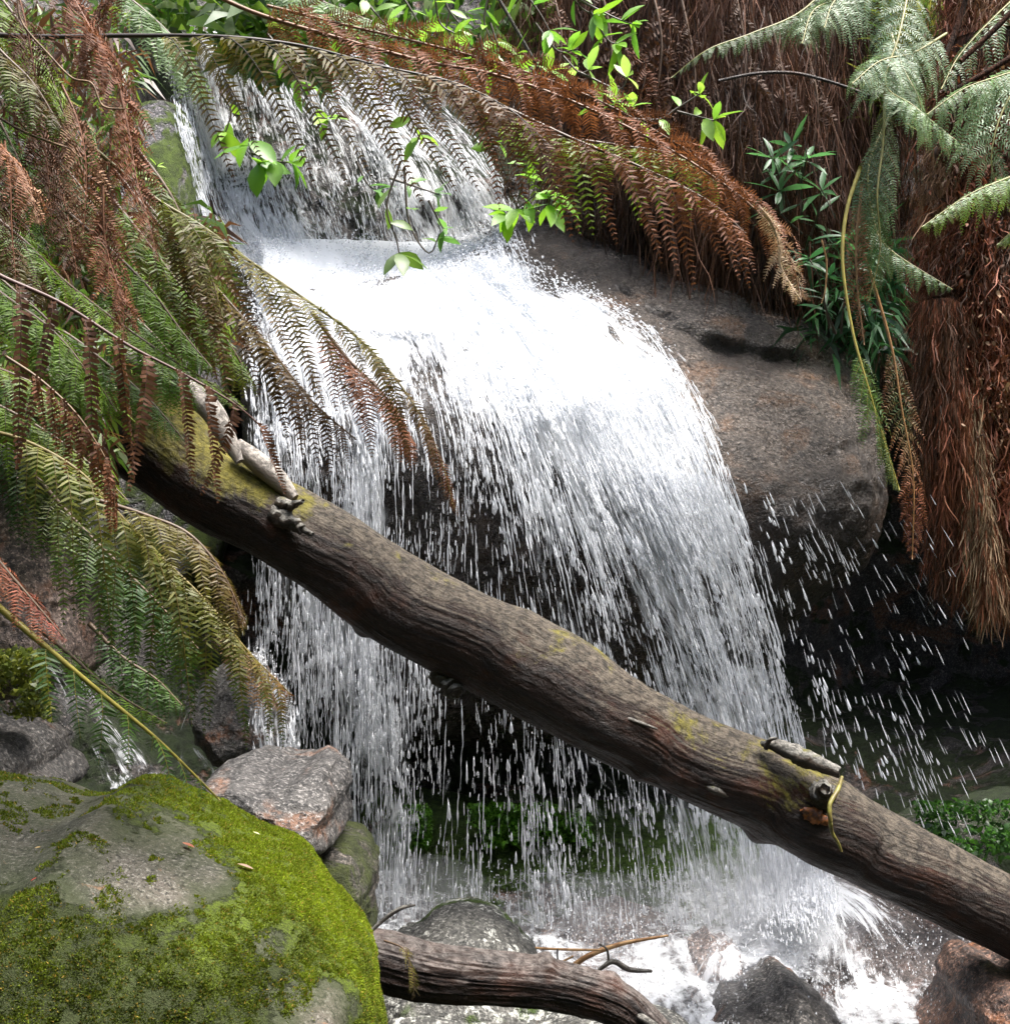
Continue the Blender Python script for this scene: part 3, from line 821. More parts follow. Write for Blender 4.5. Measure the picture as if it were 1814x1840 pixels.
twig('thin dark twig standing up from the foam by the reeds', [(1002, 1735, 4.3), (1001, 1705, 4.3)], [2, 1.5], M_stub)
twig('black arched twig near the tan reed', [(1093, 1730, 4.35), (1090, 1706, 4.35), (1076, 1696, 4.36)], [2.5, 2, 1.5], M_stub)
# ------------------------------------------------------------------ water
allV, allF, nn0 = [CLIFF_V], [np.vstack([CLIFF_F[:, :3], CLIFF_F[:, [0, 2, 3]]])], len(CLIFF_V)
for V, F in ROCKS:
    # the two foreground pieces never carry the fall
    allV.append(V); allF.append(F + nn0); nn0 += len(V)
bvh = BVHTree.FromPolygons([tuple(v) for v in np.vstack(allV)], [tuple(f) for f in np.vstack(allF).tolist()], all_triangles=True)

def hit_depth(px, py, dmin=4.4):
    d = nrm(W(px, py, 1.0) - CO)
    start = CO + d * (dmin / (d @ CF))
    r = bvh.ray_cast(Vector(start), Vector(d), 30)
    if r[0] is None: return 12.0
    return (np.array(r[0]) - CO) @ CF

def gauss(A, s, ax):
    r = int(s * 3) + 1
    k = np.exp(-0.5 * (np.arange(-r, r + 1) / s) ** 2); k /= k.sum()
    A = np.moveaxis(A, ax, 0)
    Pd = np.concatenate([np.repeat(A[:1], r, 0), A, np.repeat(A[-1:], r, 0)])
    out = sum(k[i] * Pd[i:i + len(A)] for i in range(2 * r + 1))
    return np.moveaxis(out, 0, ax)

def curtain(lines, nu, nv, off, dmin=4.7, fall_from=None, fixed=None, max_out=None):
    """lines: streamlines in photo px, left to right. Depth comes from the rock behind; a falling stream never turns back under the rock."""
    LN = np.stack([spline(np.column_stack([np.array(l, float), np.zeros(len(l))]), nv)[:, :2] for l in lines])   # k, nv, 2
    k = np.linspace(0, len(lines) - 1, nu)
    X = np.stack([np.interp(k, np.arange(len(lines)), LN[:, j, 0]) for j in range(nv)], 1)
    Y = np.stack([np.interp(k, np.arange(len(lines)), LN[:, j, 1]) for j in range(nv)], 1)
    if fixed is None:
        Dp = np.array([[hit_depth(X[i, j], Y[i, j], dmin) for j in range(nv)] for i in range(nu)])
        raw = Dp - off * 0.6
        Dp = gauss(gauss(Dp, 1.5, 0), 1.5, 1)
        Dp = np.minimum.accumulate(Dp, 1) if fall_from is None else Dp
        Dp = np.minimum(gauss(gauss(Dp, 2.0, 0), 2.0, 1) - off, raw)
    else:
        Dp = fixed(X, Y)
    return X, Y, Dp, W(X, Y, Dp)

DENS = [(300, 100, .4), (340, 120, .55), (380, 120, .5), (450, 150, .5), (430, 80, .4), (330, 200, .75), (400, 250, .8), (440, 200, .4), (500, 330, .5), (560, 200, .4), (600, 280, .5), (620, 380, .3), (680, 240, .6), (750, 330, .6), (850, 420, .75), (700, 420, .45),
        (400, 370, .7), (450, 420, .75), (600, 430, .45), (900, 470, .45), (960, 420, .05), (1000, 470, .08), (830, 280, .5), (780, 200, .3),
        (500, 480, 1.2), (600, 520, 1.3), (800, 550, 1.3), (900, 520, 1.1), (1000, 600, 1.3), (1060, 550, .9), (1110, 560, .45), (1170, 600, .5), (700, 620, .85), (620, 600, .85), (900, 640, 1.2), (1100, 680, 1.3), (1180, 680, 1.0), (1230, 700, .5),
        (760, 690, .45), (650, 650, .6), (550, 600, .75), (850, 690, .7), (960, 700, 1.0), (1250, 760, .9), (1290, 800, .4), (1300, 880, .8), (1340, 900, .15),
        (800, 770, .12), (860, 800, .25), (950, 780, .7), (1050, 800, .95), (1200, 800, 1.1), (1000, 880, .6), (1100, 950, .65), (1200, 920, .95), (1280, 950, .9), (920, 950, .3), (850, 950, .1), (780, 900, .06), (760, 980, .08),
        (700, 1000, .12), (900, 1050, .2), (1000, 1050, .4), (1100, 1080, .5), (1200, 1080, .75), (1300, 1080, .85), (1350, 1030, .3), (1370, 1150, .65), (1350, 1230, .8), (1250, 1200, .65), (1150, 1180, .4), (1400, 1120, .08),
        (1425, 1250, .55), (1430, 1330, .4), (1300, 1300, .8), (470, 700, .5), (520, 780, .45), (450, 640, .6), (600, 820, .3), (655, 880, .85), (665, 940, .8), (715, 900, .06), (600, 900, .2), (540, 880, .35),
        (500, 1050, .35), (470, 1150, .3), (550, 1100, .5), (650, 1150, .75), (720, 1180, .45), (640, 1250, .6), (550, 1250, .4), (500, 1300, .4), (690, 1330, .65), (620, 1380, .45), (700, 1450, .5), (730, 1380, .3), (700, 1550, .55), (660, 1500, .4),
        (780, 1400, .12), (850, 1350, .1), (800, 1280, .1), (930, 1300, .35), (950, 1400, .25), (1050, 1400, .3), (1100, 1450, .25), (1150, 1430, .4), (1250, 1500, .7), (1330, 1550, .8), (1150, 1550, .3), (1050, 1550, .2), (850, 1500, .08), (780, 1550, .15),
        (850, 1600, .25), (700, 1620, .6), (1000, 1620, .45), (1200, 1620, .5), (1400, 1640, 1.1), (1450, 1660, .9), (1300, 1660, .8)]
DENS = np.array(DENS, float)
DENS[:, 2] *= np.where((DENS[:, 1] > 1000) & (DENS[:, 1] < 1560) & (DENS[:, 0] > 850), 0.78, 1)
def dens(x, y):
    num = np.zeros(np.shape(x)); den = np.zeros(np.shape(x))
    for a, b, v in DENS:
        w = 1.0 / ((x - a) ** 2 + (0.6 * (y - b)) ** 2 + 22 ** 2) ** 2.0
        num += w * v; den += w
    return num / den

def watermat(name, fa=26, fl=2.6, soft=0.10, bluish=True, op=1.0):
    t = NT(name)
    uv = t.uv((1, 1, 1))
    d = t.attr('dens').outputs['Fac']
    w = t.noise(t.uv((3, 1.2, 1)), 1.0, 3, 0.5)
    cb = t.n('ShaderNodeCombineXYZ')
    t.set(cb.inputs[0], t.math('MULTIPLY', w, 0.35)); t.set(cb.inputs[1], t.math('MULTIPLY', w, 0.2))
    va = t.n('ShaderNodeVectorMath', operation='ADD')
    t.set(va.inputs[0], uv); t.set(va.inputs[1], cb.outputs[0])
    def sc(a, b):
        m = t.n('ShaderNodeVectorMath', operation='MULTIPLY')
        t.set(m.inputs[0], va.outputs[0]); m.inputs[1].default_value = (a, b, 1)
        return m.outputs[0]
    n1 = t.noise(sc(fa, fl), 1.0, 4, 0.6)
    n2 = t.noise(sc(fa * 3.2, fl * 4.2), 1.0, 3, 0.6)
    n3 = t.noise(sc(fa * 0.3, fl * 0.7), 1.0, 3, 0.6)
    n = t.math('ADD', t.math('MULTIPLY', n1, 0.44), t.math('ADD', t.math('MULTIPLY', n2, 0.30), t.math('MULTIPLY', n3, 0.26)))
    th = t.mr(d, 0.0, 1.3, 0.68, 0.26, False)
    a = t.mr(t.math('SUBTRACT', n, th), -soft * 0.5, soft, 0, op)
    a = t.math('MULTIPLY', a, t.mr(d, 0.0, 0.08))
    dif = t.n('ShaderNodeBsdfDiffuse'); dif.inputs[0].default_value = (0.93, 0.95, 0.98, 1)
    bp = t.bump(n, 0.6, 0.03)
    t.set(dif.inputs['Normal'], bp)
    tr = t.n('ShaderNodeBsdfTranslucent'); tr.inputs[0].default_value = (0.93, 0.95, 0.99, 1)
    gl = t.n('ShaderNodeBsdfGlossy'); gl.inputs['Roughness'].default_value = 0.25
    t.set(gl.inputs['Normal'], bp)
    s = t.mixsh(0.4, dif.outputs[0], tr.outputs[0])
    s = t.mixsh(0.06, s, gl.outputs[0])
    tp = t.n('ShaderNodeBsdfTransparent')
    return t.done(t.mixsh(a, tp.outputs[0], s))
M_water = watermat('white_water', 15, 3.0, 0.10)
M_water_fine = watermat('white_water_fine', 24, 3.4, 0.10)

def sheet(name, cur, mat, dm=1.0, kind='structure', label=None, dfun=None, ruffle=0.0, edge=0.06):
    X, Y, Dp, P = cur
    nu, nv = X.shape
    U = np.concatenate([np.zeros((1, nv)), np.cumsum(np.linalg.norm(np.diff(P, axis=0), axis=2), 0)])
    U = U.mean(1, keepdims=True) * np.ones((1, nv))
    Vv = np.concatenate([np.zeros((nu, 1)), np.cumsum(np.linalg.norm(np.diff(P, axis=1), axis=2), 1)], 1)
    dd = (dfun or dens)(X, Y) * dm
    ue = np.linspace(0, 1, nu)[:, None]; ve = np.linspace(0, 1, nv)[None]
    fade = smooth(0, edge, ue) * smooth(0, edge, 1 - ue) * smooth(-0.05, 0.01, ve) * smooth(0, 0.05, 1 - ve)
    dd = dd * (0.15 + 0.85 * fade) - 0.25 * (1 - fade)
    if ruffle:
        q = np.stack([U * 9, Vv * 2.2, 0 * U], -1)
        P = P - (ruffle * fbm(q, 1, 4, 0.6, 3))[..., None] * CF
    o = mk(name, P.reshape(-1, 3), grid_faces(nu, nv), mat, uv=np.stack([U.ravel(), Vv.ravel()], 1), attrs={'dens': np.clip(dd, -0.3, 1.5).ravel()})
    tag(o, label, None, None, kind)
    return o

up_lines = [[(300, 60), (318, 200), (345, 300), (372, 400), (430, 490)], [(430, 50), (470, 200), (510, 340), (560, 500)], [(520, 60), (640, 220), (690, 340), (730, 510)],
            [(600, 80), (740, 220), (850, 350), (920, 520)], [(680, 110), (840, 230), (930, 370), (1010, 530)]]
main_lines = [[(425, 415), (440, 560), (455, 700), (465, 900), (465, 1100), (465, 1300), (480, 1400)],
              [(480, 430), (525, 580), (560, 750), (575, 900), (580, 1100), (580, 1350), (590, 1480)],
              [(560, 440), (645, 590), (685, 750), (695, 900), (695, 1100), (700, 1400), (690, 1640)],
              [(650, 450), (750, 590), (805, 720), (830, 850), (835, 1050), (835, 1350), (830, 1640)],
              [(740, 460), (845, 580), (905, 720), (965, 900), (1010, 1100), (1050, 1350), (1080, 1650)],
              [(850, 470), (965, 580), (1045, 720), (1130, 900), (1215, 1100), (1290, 1350), (1330, 1650)],
              [(960, 490), (1095, 580), (1180, 720), (1260, 900), (1325, 1100), (1385, 1350), (1430, 1660)],
              [(1040, 520), (1175, 605), (1262, 740), (1322, 900), (1385, 1100), (1440, 1330), (1500, 1650)]]
c_up = curtain(up_lines, 90, 90, 0.05)
c_main = curtain(main_lines, 150, 190, 0.04)
sheet('waterfall', c_up, M_water_fine, 1.0, label='upper cascade of white water')
sheet('waterfall', c_main, M_water, 1.0, label='main fall of white water over the boulder', ruffle=0.05)
# a second veil thrown a little farther out
X, Y, Dp, P = c_main
out = 0.10 + 0.18 * smooth(500, 1300, Y)
c_veil = (X, Y, Dp - out, W(X, Y, Dp - out))
sheet('waterfall', c_veil, M_water_fine, 0.62, label='outer veil of the main fall', ruffle=0.08)

# level water on the ledge between the two falls
l_lines = [[(428, 425), (436, 520), (450, 600)], [(600, 430), (640, 520), (690, 600)], [(780, 435), (830, 520), (890, 600)], [(930, 440), (1000, 520), (1060, 590)]]
X, Y, Dp, P = curtain(l_lines, 60, 40, 0.06)
Dp = gauss(Dp, 3, 0)
w_ = np.linspace(0, 1, 40)[None]
Hd = Dp
Dp = Dp[:, :1] * (1 - w_) + (Dp[:, -1:] - 0.03) * w_ - 0.12 * np.sin(w_ * math.pi)
Dp = np.minimum(gauss(gauss(np.minimum(Dp, Hd - 0.03), 1.5, 0), 1.5, 1), Hd)
c_ledge = (X, Y, Dp, W(X, Y, Dp))
sheet('waterfall', c_ledge, M_water, 1.0, label='level white water on the ledge', dfun=lambda x, y: 1.15 + 0.25 * np.sin(x * 0.03 + y * 0.05), ruffle=0.06, edge=0.12)
def ledge_dens(x, y):
    return 1.25 * smooth(425, 470, y + 20 * np.sin(x * 0.05)) * smooth(760, 560, y - (x - 500) * 0.25) * smooth(1180, 1040, x - (y - 520) * 0.6) * smooth(415, 470, x)

# splash over the slope below the log and side trickles
b_lines = [[(1385, 1600), (1270, 1660), (1180, 1740)], [(1395, 1590), (1340, 1700), (1270, 1810)], [(1420, 1580), (1440, 1700), (1450, 1850)],
           [(1440, 1570), (1540, 1670), (1600, 1830)], [(1450, 1560), (1600, 1610), (1710, 1720)]]
c_b = curtain(b_lines, 60, 50, 0.04, dmin=4.6)
def bd(x, y):
    r = np.hypot(x - 1410, y - 1630)
    return 1.2 * np.exp(-(r / 85) ** 2) + 0.55 + 0.12 * np.sin(np.arctan2(y - 1600, x - 1420) * 9) - 0.0006 * r
sheet('waterfall', c_b, M_water_fine, 1.0, label='splash running down the slope under the log', dfun=bd)
tr_lines = [[(75, 1190), (110, 1270), (150, 1340), (190, 1430)], [(130, 1190), (190, 1270), (250, 1340), (330, 1430)]]
sheet('waterfall', curtain(tr_lines, 24, 40, 0.03, dmin=3.2), M_water_fine, 1.0, label='small side trickle at left', dfun=lambda x, y: 0.40 + 0 * x)
tr2 = [[(385, 1195), (345, 1260), (318, 1330), (310, 1400)], [(400, 1195), (362, 1255), (345, 1330), (420, 1400)]]
sheet('waterfall', curtain(tr2, 16, 40, 0.03, fixed=lambda X, Y: 4.42 + 0 * X), M_water_fine, 1.0, label='thin side trickle', dfun=lambda x, y: 0.42 + 0 * x)

# ---- drops
t = NT('water_drops')
dif = t.n('ShaderNodeBsdfDiffuse'); dif.inputs[0].default_value = (0.93, 0.95, 0.98, 1)
trn = t.n('ShaderNodeBsdfTranslucent'); trn.inputs[0].default_value = (0.93, 0.95, 0.99, 1)
gls = t.n('ShaderNodeBsdfGlossy'); gls.inputs['Roughness'].default_value = 0.2
tp = t.n('ShaderNodeBsdfTransparent')
s_ = t.mixsh(0.45, dif.outputs[0], trn.outputs[0])
s_ = t.mixsh(0.1, s_, gls.outputs[0])
M_drop = t.done(t.mixsh(t.attr('clear').outputs['Fac'], s_, tp.outputs[0]))

def drops(name, cur, n, dfun, w=(0.004, 0.010), l=(0.02, 0.09), spread=0.10, clear=(0.1, 0.5), seed=1, label=None, lat=0.01, gam=1.0, outw=0.6, rope=0):
    X, Y, Dp, P = cur
    r = np.random.default_rng(seed)
    nu, nv = X.shape
    m = n * 6
    u = r.random(m) * (nu - 1.001); v = r.random(m) * (nv - 1.001)
    i, j = u.astype(int), v.astype(int)
    fu, fv = (u - i)[:, None], (v - j)[:, None]
    def bil(A):
        return (A[i, j] * (1 - fu) * (1 - fv) + A[i + 1, j] * fu * (1 - fv) + A[i, j + 1] * (1 - fu) * fv + A[i + 1, j + 1] * fu * fv)
    p = bil(P)
    xy = bil(np.stack([X, Y], -1))
    dp = P[np.minimum(i + 0, nu - 1), np.minimum(j + 1, nv - 1)] - P[i, j]
    cell = np.linalg.norm(dp, axis=1) * np.linalg.norm(P[i + 1, j] - P[i, j], axis=1)
    clus = 0.5 + 0.5 * vnoise(np.stack([(xy[:, 0] - 0.35 * xy[:, 1] * (xy[:, 0] > 850)) / 30, xy[:, 1] / 90, 0 * xy[:, 0]], 1), seed + 5)
    pr = np.clip(dfun(xy[:, 0], xy[:, 1]), 0, 1.3) ** gam * cell * (0.08 + 2.2 * clus ** 4)
    k = r.choice(m, min(n, m), replace=False, p=pr / pr.sum())
    p, dp = p[k], nrm(dp[k])
    n = len(k)
    dpt = np.abs(r.normal(0, spread, n)) * outw + 0.02
    if rope:
        g = r.integers(0, max(1, n // rope), n)                 # most drops fly in ragged ropes round a few leaders
        on = (r.random(n) < 0.72)[:, None]
        al = r.normal(0, 0.11, n)[:, None]
        p = np.where(on, p[g] + dp[g] * al, p)
        dpt = np.where(on[:, 0], dpt[g] + r.normal(0, 0.012, n), dpt)
        dp = np.where(on, dp[g], dp)
        p = p + CR * r.normal(0, 0.016, n)[:, None] * (0.6 + np.abs(al) * 6)
    p = p - CF * dpt[:, None] + r.normal(0, lat, (n, 3))
    dp = nrm(dp + r.normal(0, 0.05, (n, 3)))
    L = np.exp(r.uniform(math.log(l[0]), math.log(l[1]), n))
    wd = np.exp(r.uniform(math.log(w[0]), math.log(w[1]), n)) * 0.5
    s1 = nrm(np.cross(dp, CF + r.normal(0, 0.2, (n, 3))))
    s2 = np.cross(dp, s1)
    ts = [(-0.5, 0), (-0.12, 0.6), (0.3, 1.0), (0.5, 0)]
    V = [p + dp * (L * ts[0][0])[:, None]]
    for tt, ww in ts[1:3]:
        for a in range(4):
            ca, sa = math.cos(a * math.pi / 2), math.sin(a * math.pi / 2)
            V.append(p + dp * (L * tt)[:, None] + (s1 * ca + s2 * sa) * (wd * ww)[:, None])
    V.append(p + dp * (L * 0.5)[:, None])
    V = np.stack(V, 1)
    T = [(0, 1 + a, 1 + (a + 1) % 4) for a in range(4)] + [(9, 5 + (a + 1) % 4, 5 + a) for a in range(4)]
    Q = [(1 + a, 5 + a, 5 + (a + 1) % 4, 1 + (a + 1) % 4) for a in range(4)]
    b = np.arange(n)[:, None, None] * 10
    cl = np.repeat(r.uniform(clear[0], clear[1], n), 10)
    o = mk(name, V.reshape(-1, 3), [(np.array(T)[None] + b).reshape(-1, 3), (np.array(Q)[None] + b).reshape(-1, 4)], M_drop, attrs={'clear': cl})
    tag(o, label, 'water drops', None, 'stuff')

def dd_main(x, y):
    d = dens(x, y)
    return np.clip(d + 0.05, 0.02, 0.9) * smooth(560, 760, y - (x - 700) * 0.0)
drops('falling_drops', c_veil, 14000, dd_main, (0.003, 0.010), (0.02, 0.11), 0.12, (0.2, 0.88), 3, 'white falling drops of the main waterfall', gam=1.6, rope=16, lat=0.003)
drops('falling_drops', c_veil, 7000, lambda x, y: 0.4 + 0.6 * dens(x, y) * smooth(560, 700, y), (0.002, 0.006), (0.01, 0.06), 0.15, (0.2, 0.8), 33, 'fine droplets of the main waterfall')
drops('falling_drops', c_veil, 2600, lambda x, y: dens(x, y) * smooth(600, 700, y), (0.009, 0.022), (0.03, 0.10), 0.08, (0.1, 0.6), 13, 'larger white clots of water in the main waterfall', gam=1.8, rope=22, lat=0.005)
drops('falling_drops', c_veil, 6000, lambda x, y: smooth(640, 480, y) * dens(x, y), (0.003, 0.010), (0.006, 0.018), 0.06, (0.0, 0.6), 14, 'froth thrown up where the fall hits the ledge', lat=0.03)
drops('falling_drops', c_ledge, 5000, lambda x, y: 1 + 0 * x, (0.005, 0.014), (0.008, 0.025), 0.06, (0.0, 0.5), 15, 'froth boiling on the ledge between the two falls', lat=0.03)
drops('falling_drops', c_up, 6000, dens, (0.005, 0.012), (0.03, 0.14), 0.05, (0.0, 0.5), 4, 'white falling drops of the upper cascade')
def fixed_cave(X, Y):
    return 5.3 - 0.25 * smooth(800, 1500, Y) + 0 * X
c_r = curtain([[(1330, 880), (1400, 1100), (1490, 1420)], [(1430, 830), (1560, 1100), (1720, 1460)], [(1560, 780), (1760, 1100), (1960, 1460)]], 30, 30, 0, fixed=fixed_cave)
drops('falling_drops', c_r, 330, lambda x, y: (np.exp(-np.maximum(0, x - 1330 - (y - 880) * 0.3) / 130) * smooth(850, 1100, y) + 0.10) * smooth(1790, 1650, x), (0.0025, 0.006), (0.03, 0.10), 0.35, (0.25, 0.8), 5, 'sparse thin drops flying past the dark cave')
drops('falling_drops', c_r, 80, lambda x, y: np.exp(-np.maximum(0, x - 1330 - (y - 880) * 0.3) / 40) * smooth(860, 1000, y), (0.007, 0.013), (0.03, 0.07), 0.2, (0.0, 0.4), 6, 'thicker stray drops along the right edge of the fall')

def strands(name, cur, n, dfun, seed=2, label=None, ln=(0.12, 0.6), w=(0.003, 0.008), spread=0.08, gam=1.2):
    X, Y, Dp, P = cur
    r = np.random.default_rng(seed)
    nu, nv = X.shape
    m = n * 8
    u = r.random(m) * (nu - 1.01); v = r.random(m) * (nv - 8)
    pr = np.clip(dfun(X[u.astype(int), v.astype(int)], Y[u.astype(int), v.astype(int)]), 0.005, 1.3) ** gam
    k = r.choice(m, n, replace=False, p=pr / pr.sum())
    step = np.linalg.norm(P[nu // 2, 1:] - P[nu // 2, :-1], axis=1).mean()
    mb = MB(); cl = []
    for uu, vv in zip(u[k], v[k]):
        L = math.exp(r.uniform(math.log(ln[0]), math.log(ln[1])))
        q = 12
        vs = vv + np.linspace(0, L / step, q)
        vs = vs[vs < nv - 1.01]
        if len(vs) < 4: continue
        i = int(uu); fu = uu - i
        j = vs.astype(int); fv = (vs - j)[:, None]
        C = (P[i, j] * (1 - fu) + P[i + 1, j] * fu) * (1 - fv) + (P[i, j + 1] * (1 - fu) + P[i + 1, j + 1] * fu) * fv
        q = len(vs)
        C = C - CF * (abs(r.normal(0, spread)) + 0.01) + np.cumsum(r.normal(0, 0.0016, (q, 3)), 0)
        ww = math.exp(r.uniform(math.log(w[0]), math.log(w[1])))
        R = ww * 0.5 * np.sin(np.linspace(0.15, 3.0, q)) * r.uniform(0.4, 1.4, q)
        V, F = tube(C, R, 4, False)
        mb.add(V, F); cl.append(np.full(len(V), r.uniform(0, 0.5)))
    o = mb.build(name, M_drop, attrs={'clear': np.concatenate(cl)})
    tag(o, label, 'water drops', None, 'stuff')
strands('falling_drops', c_veil, 2600, lambda x, y: dens(x, y) * smooth(560, 700, y), 2, 'long thin strings of water in the main fall')
strands('falling_drops', c_up, 700, dens, 3, 'long thin strings of water in the upper cascade', spread=0.04)

# foam pool at the foot
M_foam = watermat('foam_water', 11, 7, 0.14)
fx, fy = np.linspace(640, 1760, 150), np.linspace(1590, 1960, 70)
FX, FY = np.meshgrid(fx, fy, indexing='ij')
FD = np.interp(FY, [1590, 1700, 1840, 1960], [5.75, 5.05, 4.45, 3.95])
P = W(FX, FY, FD)
P[..., 2] += 0.09 * fbm(P, 2.2, 5, 0.55, 91, True)
U = P[..., 0]; Vv = P[..., 1]
fdn = shep([(700, 1630, .7), (800, 1600, .5), (900, 1640, .5), (1000, 1650, .6), (1100, 1690, .5), (1000, 1720, 1.0), (1150, 1750, 1.1), (1200, 1690, .8), (1200, 1800, 1.2), (1260, 1770, 1.1), (1350, 1720, .8), (1400, 1650, 1.2), (1250, 1650, .8),
            (1550, 1820, 1.1), (1600, 1840, 1.0), (1500, 1760, .5), (1620, 1740, .2), (1200, 1860, .9), (1000, 1840, .6), (1450, 1800, .5), (1130, 1640, .35), (1060, 1600, .4)], FX, FY, 3)
o = mk('stream', P.reshape(-1, 3), grid_faces(150, 70), M_foam, uv=np.stack([U.ravel(), Vv.ravel()], 1), attrs={'dens': (fdn * 0.75).ravel()})
tag(o, 'white foaming stream at the foot of the falls', None, None, 'structure')

# spray hanging over the foot of the fall
t = NT('mist')
pv = t.n('ShaderNodeVolumePrincipled')
pv.inputs['Color'].default_value = (0.95, 0.96, 1, 1)
pv.inputs['Density'].default_value = 0.65
t.t.links.new(pv.outputs[0], t.out.inputs['Volume'])
mb = MB()
for (x, y, d, rx, ry, rz) in [(1370, 1640, 4.95, 0.42, 0.26, 0.3), (1080, 1650, 5.2, 0.45, 0.16, 0.3), (760, 1610, 5.3, 0.3, 0.16, 0.25), (1230, 1760, 4.6, 0.4, 0.12, 0.22)]:
    bm = bmesh.new(); bmesh.ops.create_icosphere(bm, subdivisions=4, radius=1)
    N = np.array([v.co[:] for v in bm.verts]); F = np.array([[v.index for v in f.verts] for f in bm.faces]); bm.free()
    mb.add(W(x, y, d) + N * np.array([rx, rz, ry]), F)
o = mb.build('mist', t.m)
tag(o, 'soft spray over the foot of the fall', None, None, 'stuff')

c_base = (FX, FY, FD, P)
drops('falling_drops', (FX, FY, FD, W(FX, FY, FD) + np.array([0, 0, 0.08])), 9000, lambda x, y: 0.15 + np.clip(shep([(700, 1620, .8), (1000, 1640, .9), (1200, 1650, 1), (1400, 1650, 2), (1300, 1740, .8), (1100, 1740, .6), (900, 1760, .2), (1500, 1700, 1.0), (1600, 1800, .4)], x, y, 3), 0, 1.3), (0.002, 0.008), (0.006, 0.03), 0.16, (0.1, 0.7), 51, 'splash droplets jumping off the rocks at the foot', lat=0.05)
# ------------------------------------------------------------------ ferns
M_fern = leafmat('fern_leaf', 0.38, 0.5, 0.35, 0.45)
M_dead = leafmat('dead_fern_leaf', 0.25, 0.65, 0.3, 0.5)
M_silver = leafmat('silver_fern_leaf', 0.35, 0.48, 0.5, 0.3)
M_leaf = leafmat('broad_leaf', 0.42, 0.4, 0.55, 0.15)
t = NT('fern_stalk')
M_stalk = t.done(t.bsdf(t.attr('Col').outputs['Color'], 0.5, 0.5))
GREEN, BRIGHT, OLIVE, DEEP = (0.085, 0.165, 0.018), (0.20, 0.32, 0.028), (0.13, 0.125, 0.018), (0.03, 0.075, 0.018)
BROWN, RUST, TAN, STRAW, UMBER = (0.12, 0.052, 0.026), (0.22, 0.082, 0.036), (0.40, 0.25, 0.15), (0.72, 0.58, 0.42), (0.085, 0.042, 0.022)
SILVER, PALE, SAGE = (0.14, 0.23, 0.12), (0.23, 0.33, 0.17), (0.09, 0.15, 0.06)
G = np.array([0, 0, -1.0])

def leaflet(C, Tst, npn, Wm, r, c0, c1, curl=0.0, fwd=0.45, wid=0.32, prof=0.6, stalk=(0.1, 0.06, 0.03), tw=0.0, flop=0.3, cj=0.25):
    """one pinna: centre line C (n,3), stalk direction Tst; npn pinnules per side"""
    mb = MB()
    T = nrm(np.gradient(C, axis=0))
    s = (np.arange(npn) + 0.6) / npn
    tt = np.linspace(0, 1, len(C))
    p = np.stack([np.interp(s, tt, C[:, k]) for k in range(3)], 1)
    d = nrm(np.stack([np.interp(s, tt, T[:, k]) for k in range(3)], 1))
    ln = np.linalg.norm(np.diff(C, axis=0), axis=1).sum()
    B = nrm(Tst - d * (d @ Tst)[:, None])
    Nn = np.cross(d, B)
    if tw:
        a = tw * (1 + 0.5 * s)[:, None]
        B, Nn = B * np.cos(a) + Nn * np.sin(a), Nn * np.cos(a) - B * np.sin(a)
    w = Wm * np.clip((1 - s) ** prof, 0, 1) * np.minimum(1, 0.45 + 4 * s)
    hw = (ln / npn * wid) * (0.5 + 0.5 * (1 - s))
    for sd in (-1, 1):
        g = fwd + r.normal(0, 0.12, npn)
        L = (w * r.uniform(0.8, 1.1, npn))[:, None]
        ax = nrm(B * sd * np.cos(g)[:, None] + d * np.sin(g)[:, None])
        cu = (curl + r.normal(0, flop * 0.5, npn))[:, None]
        side = np.cross(ax, Nn)
        tl = r.normal(0, flop, npn)[:, None]
        sdv = nrm(d * 1.0 + Nn * tl)
        h = hw[:, None]
        mid = p + (ax * np.cos(cu * 0.5) + Nn * np.sin(cu * 0.5)) * L * 0.55
        tip = mid + (ax * np.cos(cu * 1.3) + Nn * np.sin(cu * 1.3) + d * 0.15) * L * 0.5
        V = np.stack([p - sdv * h * 0.8, p + sdv * h * 0.8, mid + sdv * h, mid - sdv * h, tip], 1).reshape(-1, 3)
        k = np.arange(npn)[:, None] * 5
        mix = np.clip(s + r.normal(0, 0.15, npn), 0, 1)[:, None]
        cc = (np.array(c0) * (1 - mix) + np.array(c1) * mix) * r.uniform(1 - cj, 1 + cj, (npn, 1))
        mb.add(V, [k + np.array([[0, 1, 2, 3]]), k + np.array([[3, 2, 4]])], np.repeat(cc, 5, 0))
    V, F = tube(C, np.linspace(1.0, 0.35, len(C)) * max(0.0011, ln * 0.004), 3, False)
    mb.add(V, F, np.array(stalk))
    return mb

